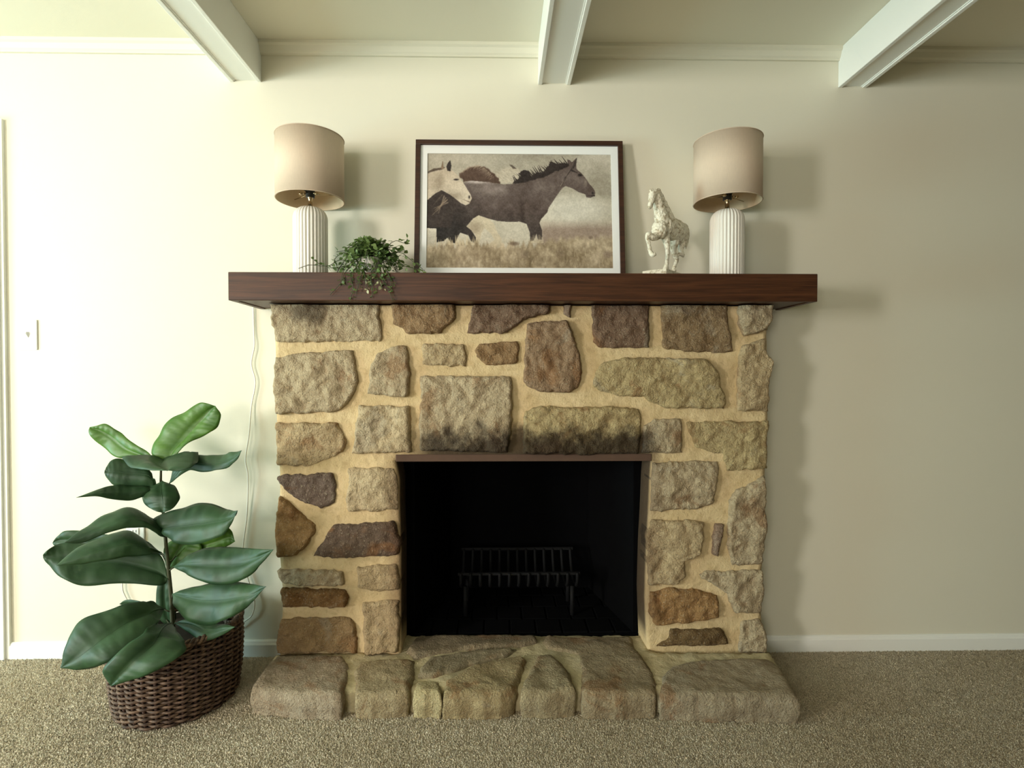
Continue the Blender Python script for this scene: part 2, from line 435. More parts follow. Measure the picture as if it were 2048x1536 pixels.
# ------------------------------------------------------------------ stonework
def inside_dist(poly, pts):
    """signed-less distance to a polygon outline, numpy"""
    a = poly; b = np.roll(poly, -1, 0); d = np.full(len(pts), 1e9)
    for p, q in zip(a, b):
        e = q-p; L = (e@e)+1e-12; t = np.clip(((pts-p)@e)/L, 0, 1)
        d = np.minimum(d, np.hypot(*((pts-(p+t[:, None]*e)).T)))
    return d
def in_poly(poly, pts):
    x, y = pts[:, 0], pts[:, 1]; r = np.zeros(len(pts), bool); n = len(poly); j = n-1
    for i in range(n):
        xi, yi = poly[i]; xj, yj = poly[j]
        c = ((yi > y) != (yj > y)) & (x < (xj-xi)*(y-yi)/(yj-yi+1e-12)+xi); r ^= c; j = i
    return r
def rough_outline(poly, step, jit, seed):
    poly = [np.array(p, float) for p in poly]; out = []
    n = len(poly)
    # soften corners a little, then resample and roughen
    pts = []
    for i in range(n):
        p0, p1, p2 = poly[i-1], poly[i], poly[(i+1) % n]
        k0 = min(.3, .009/max(np.linalg.norm(p1-p0), 1e-6)); k2 = min(.3, .009/max(np.linalg.norm(p2-p1), 1e-6))
        pts += [p1+(p0-p1)*k0, p1*.7+(p1+(p0-p1)*k0)*.15+(p1+(p2-p1)*k2)*.15, p1+(p2-p1)*k2]
    m = len(pts)
    for i in range(m):
        a, b = pts[i], pts[(i+1) % m]; L = np.linalg.norm(b-a); k = max(1, int(L/step))
        for t in range(k):
            p = a+(b-a)*t/k
            q = noise.noise_vector(Vector((p[0]*26, p[1]*26, seed)))
            r = noise.noise_vector(Vector((p[0]*75, p[1]*75, seed+9)))
            out.append(p+np.array([q.x, q.y])*jit+np.array([r.x, r.y])*jit*.75)
    return np.array(out)
def cap_mesh(outline, step, seed):
    lo = outline.min(0); hi = outline.max(0)
    g = [(x+random.uniform(-.25, .25)*step, y+random.uniform(-.25, .25)*step) for x in np.arange(lo[0], hi[0], step) for y in np.arange(lo[1], hi[1], step)]
    g = np.array(g)
    keep = in_poly(outline, g); g = g[keep]
    if len(g): g = g[inside_dist(outline, g) > step*.45]
    pts = [Vector(p) for p in outline]+[Vector(p) for p in g]
    n = len(outline)
    vv, ee, ff, *_ = delaunay_2d_cdt(pts, [], [list(range(n))], 1, 1e-6)
    return vv, ff
def boundary_loop(ff):
    cnt = {}
    for f in ff:
        for i in range(len(f)):
            e = (f[i], f[(i+1) % len(f)]); cnt[e] = cnt.get(e, 0)+1
    return [e for e in cnt if (e[1], e[0]) not in cnt]
def stone(name, pix, parent, color, proud=.014, back=.10, step=.0060, rough=.012, seed=0, mat=None, jit=.006, tilt=(0, 0), label=None):
    """a wall stone: outline on the face of the chimney breast, rough broken face, skirt running back into the mortar"""
    poly = [(lambda v: (v.x, v.z))(P(x, y, YF)) for x, y in pix]
    out = rough_outline(poly, step, jit, seed)
    vv, ff = cap_mesh(out, step, seed)
    pts = np.array([(v.x, v.y) for v in vv]); d = inside_dist(out, pts); c = pts.mean(0)
    verts = []
    for (x, z), dd in zip(pts, d):
        e = min(1, dd/.008); h = proud*(.35+.65*(1-(1-e)**2))
        b = noise.fractal(Vector((x*9+seed, z*9, seed*1.7)), 1, 2, 4)*rough*1.2
        s = noise.fractal(Vector((x*38+seed*3, z*38, seed)), .75, 2, 4)*rough*.36
        rd = abs(noise.noise(Vector((x*16-seed, z*16+seed, 3)))) * rough*.9
        h += (b+s+rd)*(.6+.4*e)+tilt[0]*(x-c[0])+tilt[1]*(z-c[1])
        verts.append((x, YF+.012-max(.004, h), min(z, mz0-.001)))
    n = len(verts); faces = [tuple(f) for f in ff]
    verts += [(x, YF+back, z) for x, _, z in verts[:]]
    bl = boundary_loop(ff)
    faces += [(a, b, n+b, n+a) for a, b in bl]
    used = sorted({i for f in faces for i in f}); mp = {u: i for i, u in enumerate(used)}
    o = mk(name, [verts[i] for i in used], [tuple(mp[i] for i in f) for f in faces], mat or STONE, parent, True)
    o.color = tuple(min(1, q*1.06) for q in color[:3])+(1,)
    if label: o['label'] = label
    return o
fire = thing('fireplace', 'tan fieldstone fireplace with wide sandy mortar joints and black firebox', 'fireplace', (0, D, 0))
# mortar body with the opening left free
def interp(pts, y):
    pts = sorted(pts, key=lambda p: p[1]); ys = [p[1] for p in pts]; return float(np.interp(y, ys, [p[0] for p in pts]))
LB = [(543, 600), (549, 700), (551, 840), (558, 945), (557, 1000), (557, 1110), (559, 1135), (564, 1200), (558, 1310)]
RB = [(1544, 600), (1536, 670), (1538, 830), (1533, 940), (1529, 1100), (1523, 1200), (1530, 1310)]
OL = [(789, 900), (789, 922), (797, 960), (797, 1010), (800, 1100), (800, 1310)]
OR = [(1306, 900), (1306, 922), (1303, 960), (1300, 1030), (1296, 1100), (1293, 1200), (1297, 1310)]
ys = list(np.linspace(598, 921, 40))+list(np.linspace(923, 1318, 48))
us = [('a', t) for t in np.linspace(0, 1, 32)]+[('b', t) for t in np.linspace(0, 1, 60)[1:-1]]+[('c', t) for t in np.linspace(0, 1, 32)]
mv = []; mf = []; NU = len(us)
for y in ys:
    l, ol, orr, r = interp(LB, y), interp(OL, y), interp(OR, y), interp(RB, y)
    for s_, t in us:
        x = l+(ol-l)*t if s_ == 'a' else ol+(orr-ol)*t if s_ == 'b' else orr+(r-orr)*t
        p = P(x, y, YF)
        h = noise.fractal(Vector((p.x*12, p.z*12, 4)), 1, 2, 4)*.0028+noise.noise(Vector((p.x*45, p.z*45, 8)))*.0018
        mv.append((p.x, YF+.013-max(-.004, min(.004, h)), min(p.z, mz0-.001)))
cells = set()
for j in range(len(ys)-1):
    for i in range(NU-1):
        if ys[j] >= 920.9 and us[i][0]+us[i+1][0] in ('ab', 'bb', 'bc'): continue
        cells.add((i, j)); mf.append((j*NU+i, j*NU+i+1, (j+1)*NU+i+1, (j+1)*NU+i))
nb = len(mv); mv += [(x, D, z) for x, y, z in mv[:nb]]
for (i, j) in cells:
    for (q, a, b) in (((i-1, j), j*NU+i, (j+1)*NU+i), ((i+1, j), j*NU+i+1, (j+1)*NU+i+1), ((i, j-1), j*NU+i, j*NU+i+1), ((i, j+1), (j+1)*NU+i, (j+1)*NU+i+1)):
        if q not in cells: mf.append((a, b, nb+b, nb+a))
used = sorted({i for f in mf for i in f}); mp = {u: i for i, u in enumerate(used)}
o = mk('mortar', [mv[i] for i in used], [tuple(mp[i] for i in f) for f in mf], MORTAR, fire, True); o['label'] = 'sandy cream mortar between the stones'

TAN = srgb(196, 172, 134); GREY = srgb(194, 174, 142); BRN = srgb(158, 128, 94); DK = srgb(132, 106, 86); PALE = srgb(208, 186, 150); MAU = srgb(156, 132, 112); GRN = srgb(190, 168, 124)
ST = [
 ([(540,600),(758,600),(762,681),(692,682),(553,684),(541,628)], GREY),
 ([(781,600),(911,600),(911,636),(880,667),(817,667),(786,648)], BRN),
 ([(946,600),(1100,600),(1100,627),(1060,635),(1043,645),(1015,665),(932,667),(940,640)], DK),
 ([(1127,600),(1143,600),(1141,637),(1128,630)], MAU),
 ([(1054,648),(1083,643),(1135,641),(1146,669),(1159,709),(1166,746),(1157,775),(1141,785),(1099,786),(1059,777),(1046,759),(1050,709)], srgb(160,132,104)),
 ([(1184,600),(1298,600),(1299,695),(1201,697),(1187,682)], DK),
 ([(1321,600),(1455,600),(1457,653),(1470,703),(1436,705),(1373,702),(1328,697)], srgb(150,124,92)),
 ([(1478,600),(1547,600),(1546,637),(1536,661),(1489,672),(1478,653)], GREY),
 ([(1484,693),(1531,677),(1535,703),(1546,724),(1539,775),(1539,823),(1478,822),(1474,788),(1478,722)], TAN),
 ([(1204,727),(1249,715),(1399,717),(1420,722),(1436,748),(1452,801),(1449,819),(1399,818),(1328,817),(1310,809),(1291,794),(1249,792),(1199,783),(1186,772),(1191,746)], GRN),
 ([(1048,825),(1083,812),(1135,815),(1225,812),(1280,817),(1284,845),(1281,880),(1278,907),(1188,909),(1046,907)], GRN),
 ([(1290,854),(1310,838),(1360,838),(1366,854),(1366,906),(1283,906)], GREY),
 ([(1374,843),(1539,843),(1535,880),(1534,938),(1455,942),(1447,906),(1423,904),(1391,893),(1383,870)], GRN),
 ([(844,687),(929,687),(934,712),(929,732),(845,730)], TAN),
 ([(950,699),(959,689),(1035,681),(1040,699),(1033,727),(972,731),(957,717)], srgb(160,128,92)),
 ([(753,707),(784,693),(814,692),(819,742),(816,793),(733,788),(738,742)], GREY),
 ([(549,714),(581,708),(705,699),(709,732),(715,763),(705,791),(680,821),(553,829),(545,768)], GREY),
 ([(718,811),(819,813),(822,905),(705,907),(713,844)], PALE),
 ([(550,846),(672,846),(682,862),(692,882),(687,900),(657,917),(614,933),(555,931),(548,882)], TAN),
 ([(840,752),(1020,752),(1025,768),(1023,818),(1018,890),(1015,905),(838,902),(840,793)], GREY),
 ([(554,952),(664,946),(671,964),(667,1006),(642,1019),(608,1006),(572,984),(555,962)], srgb(118,100,88)),
 ([(695,936),(765,936),(786,940),(796,964),(794,1020),(698,1023),(691,1001),(695,970)], PALE),
 ([(558,993),(586,1012),(628,1051),(631,1062),(614,1090),(592,1113),(554,1117),(551,1040)], srgb(166,132,88)),
 ([(664,1051),(790,1043),(801,1082),(800,1107),(776,1113),(687,1118),(624,1114),(648,1079)], srgb(112,94,80)),
 ([(551,1141),(667,1141),(687,1146),(687,1172),(614,1174),(561,1167)], GREY),
 ([(561,1177),(688,1180),(695,1197),(690,1214),(564,1216),(559,1194)], srgb(140,104,64)),
 ([(713,1135),(793,1130),(801,1163),(799,1180),(768,1183),(713,1177)], TAN),
 ([(724,1205),(796,1202),(800,1250),(796,1306),(729,1306)], TAN),
 ([(561,1240),(698,1236),(709,1250),(715,1307),(552,1307),(554,1264)], srgb(164,136,98)),
 ([(1306,926),(1436,923),(1439,961),(1430,982),(1431,1007),(1393,1019),(1332,1022),(1301,1025)], GREY),
 ([(1509,964),(1529,952),(1533,1074),(1528,1129),(1466,1132),(1457,1090),(1460,1031),(1459,1001),(1473,982)], GREY),
 ([(1304,1041),(1408,1044),(1408,1080),(1399,1111),(1372,1123),(1373,1154),(1356,1169),(1297,1172),(1295,1074)], TAN),
 ([(1431,1047),(1450,1047),(1442,1090),(1437,1115),(1425,1108),(1428,1074)], MAU),
 ([(1399,1151),(1411,1145),(1525,1141),(1531,1181),(1522,1230),(1466,1224),(1457,1190),(1424,1169)], GREY),
 ([(1301,1184),(1335,1178),(1405,1181),(1436,1193),(1439,1236),(1387,1247),(1310,1250),(1298,1227)], srgb(168,130,86)),
 ([(1344,1262),(1445,1258),(1462,1288),(1411,1291),(1313,1296),(1338,1279)], srgb(118,94,62)),
 ([(1482,1246),(1522,1239),(1534,1273),(1534,1307),(1479,1307)], GREY),
]
for i, (pix, colr) in enumerate(ST):
    stone('stone', pix, fire, colr, proud=.014+random.uniform(-.004, .008), seed=i*3.17+1, tilt=(random.uniform(-.04, .04), random.uniform(-.05, .05)))
# lintel strip over the fire
a = P(790, 910, YF); b = P(1305, 922.5, YF)
LINT = plain('scorched_lintel', srgb(96, 70, 54), .85, 0, .55, 14)
lm = MB(); n_ = 40
for zz in (0, 1):
    pass
bevel(MB().box(a.x, b.x, YF+.010, D-.01, b.z-.001, a.z).build('lintel', LINT, fire), .003)['label'] = 'narrow scorched lintel strip over the opening'

# raised hearth: mortar bed and flat slabs
def hearth_block(pix, color, top=HZ, name='hearth_stone', seed=0, mat=None, parent=None, lift=0, step=.010, rough=.007):
    poly = [(lambda v: (v.x, v.y))(PZ(x, y, top)) for x, y in pix]
    out = rough_outline(poly, step, .005, seed); vv, ff = cap_mesh(out, step, seed)
    pts = np.array([(v.x, v.y) for v in vv]); d = inside_dist(out, pts); verts = []
    for (x, y), dd in zip(pts, d):
        e = min(1, dd/.011); h = -.008*(1-e)**2
        b_ = noise.fractal(Vector((x*8+seed, y*8, seed)), 1, 2, 4)*rough
        s = noise.fractal(Vector((x*34+seed, y*34, seed)), 1, 2, 3)*rough*.35
        verts.append((x, y, top+lift+h+(b_+s)*(.3+.7*e)))
    n = len(verts); faces = [tuple(f) for f in ff]; bl = boundary_loop(ff)
    # skirt in several rings so that the broken front face is rough too
    rings = 7; idx = {}; allv = verts[:]
    bset = sorted({i for e in bl for i in e}); c = pts.mean(0)
    for r in range(1, rings+1):
        for i in bset:
            x, y, z = verts[i]; t = r/rings; zz = z*(1-t)
            q = noise.noise_vector(Vector((x*22, zz*26, seed+5)))+noise.noise_vector(Vector((x*60, zz*60, seed)))*.4
            dr = np.array([x, y])-c; dr = dr/(np.linalg.norm(dr)+1e-9)
            k = .006*math.sin(math.pi*min(1, t*1.2))+q.x*.006
            idx[(r, i)] = len(allv); allv.append((x+dr[0]*k+q.z*.002, y+dr[1]*k, zz))
    for i in bset: idx[(0, i)] = i
    for a_, b_ in bl:
        for r in range(rings): faces.append((idx[(r, a_)], idx[(r, b_)], idx[(r+1, b_)], idx[(r+1, a_)]))
    used = sorted({i for f in faces for i in f}); mp = {u: i for i, u in enumerate(used)}
    o = mk(name, [allv[i] for i in used], [tuple(mp[i] for i in f) for f in faces], mat or STONE, parent, True); o.color = tuple(min(1, q*1.06) for q in color[:3])+(1,); return o
hearth = hearth_block([(514,1372),(552,1306),(788,1304),(804,1268),(1292,1268),(1302,1302),(1540,1304),(1588,1380),(1320,1378),(1100,1376),(900,1377),(700,1378)], GREY, HZ-.005, 'hearth', 77, HMORTAR, fire, 0, .014)
hearth['label'] = 'low raised hearth of broad stone slabs in mortar'
HS = [
 ([(503,1378),(528,1338),(554,1310),(640,1309),(686,1314),(698,1333),(694,1362),(682,1390),(600,1388)], srgb(176,160,136)),
 ([(712,1388),(708,1345),(720,1326),(770,1321),(830,1321),(828,1350),(816,1382),(760,1388)], srgb(176,158,124)),
 ([(836,1354),(842,1336),(862,1315),(925,1306),(985,1301),(1034,1300),(1010,1314),(945,1328),(900,1346),(868,1356)], srgb(158,144,116)),
 ([(826,1386),(834,1362),(880,1362),(884,1386)], srgb(196,180,138)),
 ([(888,1388),(892,1362),(945,1333),(1000,1320),(1042,1312),(1053,1320),(1044,1342),(1028,1380),(1000,1389),(940,1388)], srgb(172,152,114)),
 ([(1040,1386),(1060,1345),(1076,1314),(1103,1310),(1122,1328),(1140,1348),(1150,1382),(1100,1388)], srgb(166,150,118)),
 ([(1164,1386),(1163,1340),(1152,1306),(1100,1296),(1086,1286),(1092,1273),(1262,1273),(1270,1296),(1294,1325),(1314,1366),(1310,1386),(1230,1389)], srgb(164,146,116)),
 ([(1320,1390),(1326,1352),(1345,1332),(1386,1322),(1470,1319),(1538,1319),(1559,1337),(1582,1370),(1597,1396),(1500,1394),(1400,1392)], srgb(170,154,128)),
 ([(816,1302),(826,1284),(840,1273),(960,1272),(1068,1272),(1076,1284),(1050,1293),(1000,1296),(920,1301),(860,1310),(830,1318)], srgb(150,134,108)),
]
for i, (pix, c) in enumerate(HS):
    hearth_block(pix, c, seed=i*5.3+2, parent=hearth, lift=.004+.003*(i % 3))
# firebox
fb = bpy.data.objects.new('firebox', None); link(fb, fire); fb['label'] = 'soot-black firebox'
x0, x1, zz0, zz1 = fire_hole; Y1 = D+.50; ins = .11
def quadbox(name, pts, t):
    n = (Vector(pts[1])-Vector(pts[0])).cross(Vector(pts[2])-Vector(pts[0])).normalized()*t
    v = [Vector(p) for p in pts]+[Vector(p)+n for p in pts]
    return mk(name, v, [(0,1,2,3),(7,6,5,4),(0,4,5,1),(1,5,6,2),(2,6,7,3),(3,7,4,0)], SOOTY, fb)
quadbox('back_panel', [(x0+ins, Y1, zz0), (x0+ins, Y1, zz1), (x1-ins, Y1, zz1), (x1-ins, Y1, zz0)], -.04)
quadbox('side_panel', [(x0, D+.001, zz0), (x0, D+.001, zz1), (x0+ins, Y1, zz1), (x0+ins, Y1, zz0)], -.04)
quadbox('side_panel', [(x1, D+.001, zz0), (x1-ins, Y1, zz0), (x1-ins, Y1, zz1), (x1, D+.001, zz1)], -.04)
for fx0, fx1 in ((x0-.06, x0), (x1, x1+.06)): MB().box(fx0, fx1, D+.0005, D+.02, zz0-.04, zz1+.03).build('face_flange', SOOTY, fb)
MB().box(x0-.06, x1+.06, D+.0005, D+.02, zz1-.012, zz1+.038).build('face_flange', SOOTY, fb)
quadbox('smoke_shelf', [(x0, D+.001, zz1), (x1, D+.001, zz1), (x1-ins, Y1, zz1), (x0+ins, Y1, zz1)], .04)
MB().box(x0-.03, x1+.03, D-.005, Y1, zz0-.045, zz0-.006).build('joint_fill_plate', SOOTY, fb)  # dark plate added under the bricks so their joints read dark
bw = .112; 
for r in range(4):
    yy0 = D+.002+r*.122; nx = 9
    for k in range(-1, nx):
        bx0 = x0+(k+.5*(r % 2))*(x1-x0)/nx; bx1 = bx0+(x1-x0)/nx-.006
        lim0 = x0+ins*(yy0+.06-D)/.5; lim1 = x1-ins*(yy0+.06-D)/.5
        bx0 = max(bx0, lim0-.02); bx1 = min(bx1, lim1+.02)
        if bx1-bx0 < .02: continue
        bevel(MB().box(bx0, bx1, yy0, yy0+.116, zz0-.03, zz0).build('firebrick', SOOTY, fb), .003, 1)

# ------------------------------------------------------------------ mantel shelf
ml = P(456, 546, 1.912); mr_ = P(1636, 603, 1.912); YM = 1.912
mx0, mx1 = P(456, 575, YM).x, P(1635.5, 575, YM).x
mz1, mz0 = P(1000, 545.5, YM).z, P(1000, 602, YM).z
man = thing('mantel_shelf', 'dark stained box-beam wooden mantel shelf on the stone fireplace', 'mantel', ((mx0+mx1)/2, D, mz0))
t = .02
bevel(MB().box(mx0, mx1, YM, YM+t, mz0, mz1).build('front_board', MANTEL, man), .0025)
bevel(MB().box(mx0+.0, mx1-.0, YM+t, D-.001, mz1-t, mz1).build('top_board', MANTEL, man), .002)
bevel(MB().box(mx0, mx0+t, YM+t, D-.001, mz0, mz1-t).build('end_board', MANTEL, man), .002)
bevel(MB().box(mx1-t, mx1, YM+t, D-.001, mz0, mz1-t).build('end_board', MANTEL, man), .002)
MB().box(mx0+t, mx1-t, YM+t, D-.001, mz0+.004, mz0+.018).build('bottom_board', MANTEL, man)
MT = mz1

# ------------------------------------------------------------------ lamps
LY = 2.04
def make_lamp():
    root = thing('table_lamp', '', 'lamp', (0, 0, 0), 'matching table lamps on the mantel')
    R, H = .062, .262
    prof = [(.002, 0), (R-.002, 0), (R, .003)]+[(R, z) for z in np.linspace(.01, H-.042, 10)]
    for a_ in np.linspace(0, math.pi/2, 12)[1:]: prof.append((R-.040+.040*math.cos(a_), H-.042+.042*math.sin(a_)))
    prof += [(.014, H+.001), (.002, H+.001)]
    nr = 30
    def flute(r, z, a_):
        if r < .0225: return r
        k = abs(math.sin(a_*nr/2)); return r-.0048*(1-k**.7)*min(1, (r-.02)/.02)
    MB().lathe(prof, n=nr*10, fn=flute).build('lamp_base', CERAMIC, root, True)
    MB().lathe([(.016, H), (.016, H+.004), (.008, H+.006), (.0075, H+.034), (.010, H+.036), (.010, H+.04)], n=24).build('neck', BRASS, root, True)
    s = MB().lathe([(.002, H+.038), (.016, H+.038), (.017, H+.075), (.012, H+.09), (.002, H+.09)], n=24).build('socket', SOCKET, root, True)
    for sg in (-1, 1):
        MB().tube([(sg*.014, -.012, H+.050), (sg*.026, -.016, H+.048)], .0035, 8).lathe([(.001, -.006), (.006, -.004), (.007, 0), (.006, .004), (.001, .006)], (sg*.029, -.017, H+.047), 12).build('switch_knob', BRASS, s, True)
    MB().lathe([(.012, H+.088), (.016, H+.10), (.029, H+.135), (.030, H+.15), (.024, H+.17), (.010, H+.18), (.001, H+.182)], n=24).build('bulb', PLASTIC, s, True)
    zb_, zt_ = .288, .520; Rs = .1215; th = .0018
    sh = MB().lathe([(Rs-th, zb_+.0005), (Rs, zb_), (Rs, zt_), (Rs-th, zt_-.0005)], n=96, cap=False).build('lamp_shade', SHADE, root, True)
    MB().lathe([(Rs-th, zb_+.0005), (Rs-th, zt_-.0005)], n=96, cap=False).build('lining', LINING, sh, True)
    for zr in (zb_+.002, zt_-.002):
        MB().tube([((Rs+.0004)*math.cos(a_), (Rs+.0004)*math.sin(a_), zr) for a_ in np.linspace(0, 2*math.pi, 96, endpoint=False)], .0016, 6, True).build('hem', SHADE, sh, True)
    fr = MB()
    for a_ in (0.3, 0.3+2*math.pi/3, 0.3+4*math.pi/3): fr.tube([(.015*math.cos(a_), .015*math.sin(a_), H+.052), ((Rs-th)*math.cos(a_), (Rs-th)*math.sin(a_), zb_+.030)], .0016, 6)
    fr.build('shade_spider', BRASS, sh, True)
    return root
def dup(root, parent=None):
    c = root.copy(); C.objects.link(c); c.parent = parent
    for ch in root.children: dup(ch, c)
    return c
lampA = make_lamp(); lampB = dup(lampA)
pa = P(621, 480, LY); pb = P(1454, 480, LY)
lampA.location = (pa.x, LY, MT); lampB.location = (pb.x, LY, MT)
lampA['label'] = 'white ribbed ceramic lamp with beige drum shade beside the trailing plant'
lampB['label'] = 'white ribbed ceramic lamp with beige drum shade beside the horse statuette'
lampB.rotation_euler.z = .35

# ------------------------------------------------------------------ framed horse picture, leaning on the wall
pb_y, pt_y = 2.085, 2.145
pic = thing('framed_picture', 'dark framed sepia photograph of walking horses leaning against the wall', 'picture', (P(1040, 545, pb_y).x, pb_y, MT))
Wp = P(1246, 283, pt_y).x-P(834, 283, pt_y).x; topz = P(1040, 283, pt_y).z
Hp = math.hypot(topz-MT, pt_y-pb_y); lean = math.atan2(pt_y-pb_y, topz-MT)
pic.rotation_euler.x = -lean
def pmk(name, mb, mat, parent=None, smooth=False):     # parts in the picture's own frame: x across, y depth, z up
    me = bpy.data.meshes.new(name); me.from_pydata([tuple(v) for v in mb.v], [], mb.f)
    bm = bmesh.new(); bm.from_mesh(me); bmesh.ops.recalc_face_normals(bm, faces=bm.faces); bm.to_mesh(me); bm.free()
    me.materials.append(mat); o = bpy.data.objects.new(name, me); link(o, parent or pic); return o
fw, fd = .019, .022; hw = Wp/2
bevel(pmk('frame_rail', MB().box(-hw, hw, -fd/2, fd/2, Hp-fw, Hp), FRAMEW), .0015)
bevel(pmk('frame_rail', MB().box(-hw, hw, -fd/2, fd/2, 0, fw), FRAMEW), .0015)
bevel(pmk('frame_rail', MB().box(-hw, -hw+fw, -fd/2, fd/2, fw, Hp-fw), FRAMEW), .0015)
bevel(pmk('frame_rail', MB().box(hw-fw, hw, -fd/2, fd/2, fw, Hp-fw), FRAMEW), .0015)
pmk('backing', MB().box(-hw+.004, hw-.004, .004, .008, .004, Hp-.004), SOCKET)
PX_L, PX_R = -hw+.0455, hw-.0455                          # print area
pz0, pz1 = .052, Hp-.052
MATB = plain('white_picture_mat', srgb(240, 240, 238), .8, 0, .98, 30)
mm = MB()
for (a0, a1, c0, c1) in ((-hw+fw-.002, hw-fw+.002, pz1, Hp-fw+.002), (-hw+fw-.002, hw-fw+.002, fw-.002, pz0), (-hw+fw-.002, PX_L, pz0, pz1), (PX_R, hw-fw+.002, pz0, pz1)):
    mm.box(a0, a1, -.002, .001, c0, c1)
pmk('mat_board', mm, MATB)
# the print itself: colour drawn per vertex
NX, NZ = 520, 320
U, V_ = np.meshgrid(np.linspace(160, 1840, NX), np.linspace(215, 1240, NZ))       # sketch coordinates, y down
pts = np.stack([U.ravel(), V_.ravel()], 1)
def fbm(sx, sy, seed, octv=4):
    rng = np.random.RandomState(seed); out = np.zeros((NZ, NX)); amp = 1; tot = 0
    for o_ in range(octv):
        gx = max(2, int(NX/sx*2**o_)); gy = max(2, int(NZ/sy*2**o_)); g = rng.rand(gy+2, gx+2)
        yi = np.linspace(0, gy, NZ); xi = np.linspace(0, gx, NX); y0 = yi.astype(int); x0_ = xi.astype(int)
        fy = (yi-y0)[:, None]; fx = (xi-x0_)[None]; fy = fy*fy*(3-2*fy); fx = fx*fx*(3-2*fx)
        a_ = g[np.ix_(y0, x0_)]; b_ = g[np.ix_(y0, x0_+1)]; c_ = g[np.ix_(y0+1, x0_)]; d_ = g[np.ix_(y0+1, x0_+1)]
        out += amp*((a_*(1-fx)+b_*fx)*(1-fy)+(c_*(1-fx)+d_*fx)*fy); tot += amp; amp *= .5
    return out/tot
img = np.zeros((NZ, NX, 3))
def rgb(*c): return np.array(c, float)
def blur(mk_, k):
    for _ in range(k):
        p = np.pad(mk_, 1, mode='edge'); mk_ = (p[1:-1, 1:-1]*2+p[:-2, 1:-1]+p[2:, 1:-1]+p[1:-1, :-2]+p[1:-1, 2:])/6
    return mk_
def mask(poly, soft=1, rough=0, seed=1):
    q = pts.copy()
    if rough:
        q[:, 0] += (fbm(10, 10, seed, 2).ravel()-.5)*rough; q[:, 1] += (fbm(10, 10, seed+1, 2).ravel()-.5)*rough
    return blur(in_poly(np.array(poly, float), q).reshape(NZ, NX).astype(float), soft)
def lay(m_, c):
    global img
    c = np.asarray(c); img = img*(1-m_[..., None])+(c if c.ndim == 3 else c[None, None])*m_[..., None]
def stroke(p, q, w, c, al=1.0):
    p = np.array(p, float); q = np.array(q, float); e = q-p; L = e@e; t_ = np.clip(((pts-p)@e)/L, 0, 1)
    dd = np.hypot(*((pts-(p+t_[:, None]*e)).T)); lay(np.clip((w*(1-.8*t_)-dd)/3+.5, 0, 1).reshape(NZ, NX)*al, rgb(*c))
def blob(cx, cy, rx, ry, c, al=1.0, p=1.0):
    lay(np.clip(1-((U-cx)/rx)**2-((V_-cy)/ry)**2, 0, 1)**p*al, rgb(*c))
cl = fbm(110, 70, 3); cl2 = fbm(40, 30, 9)
sky = rgb(176, 167, 152)+(np.clip((V_-215)/500, 0, 1)[..., None])*rgb(30, 30, 28)+((cl-.5)*85+(cl2-.5)*34)[..., None]
img = sky.copy()
blob(1500, 720, 380, 170, (216, 210, 198), .8); blob(950, 930, 260, 130, (206, 198, 182), .7); blob(600, 290, 500, 110, (188, 180, 166), .5)
lay(np.clip((V_-800)/90, 0, 1)*np.clip((U-1100)/120, 0, 1)*.9, rgb(150, 130, 116))
gr = blur(fbm(7, 13, 21, 3), 2); g2 = fbm(46, 30, 22)
grass = rgb(172, 154, 128)+(np.clip((V_-1000)/240, 0, 1)[..., None])*rgb(-18, -18, -18)+((gr-.5)*70)[..., None]*rgb(1, .98, .9)+((g2-.5)*80)[..., None]
gl = 1000-60*np.clip((U-1150)/300, 0, 1)+(fbm(10, 60, 31, 3)-.5)*110
gm = blur(np.clip((V_-gl)/45, 0, 1), 2)
# far horses
lay(mask([(780,400),(840,360),(915,335),(985,345),(1010,400),(960,470),(830,492)], 3, 20, 5), rgb(196, 184, 166))
for k_ in range(14): stroke((760+k_*12, 420-k_*5), (720+k_*14, 345-k_*3), 5, (188, 176, 158), .6)
for k_ in range(40):
    kx = 800+random.random()*190; ky = 470-random.random()*100; stroke((kx, ky), (kx-random.uniform(20, 60), ky-random.uniform(5, 40)), 5, random.choice([(214, 204, 188), (158, 144, 126)]), .3)
lay(mask([(903,312),(935,318),(975,352),(940,350)], 1), rgb(96, 84, 74))
lay(mask([(445,405),(540,345),(640,325),(720,345),(790,420),(832,485),(700,474),(490,468),(455,430)], 3, 26, 6), rgb(86, 66, 56))
for k_ in range(60):
    kx = 470+random.random()*300; ky = 405-75*math.sin((kx-450)/330*math.pi)+max(0, kx-640)*.35; stroke((kx, ky-8), (kx-random.uniform(10, 45), ky+random.uniform(10, 40)), 6, (178, 160, 142), .22)
# pale hind leg of the horse behind
lay(mask([(610,760),(720,800),(765,840),(800,925),(836,975),(832,1040),(700,1070),(690,1040),(775,990),(735,925),(680,885),(655,930),(640,1010),(596,1010),(600,930),(515,880)], 1), rgb(204, 190, 166))
blob(600, 880, 90, 70, (150, 132, 112), .6)
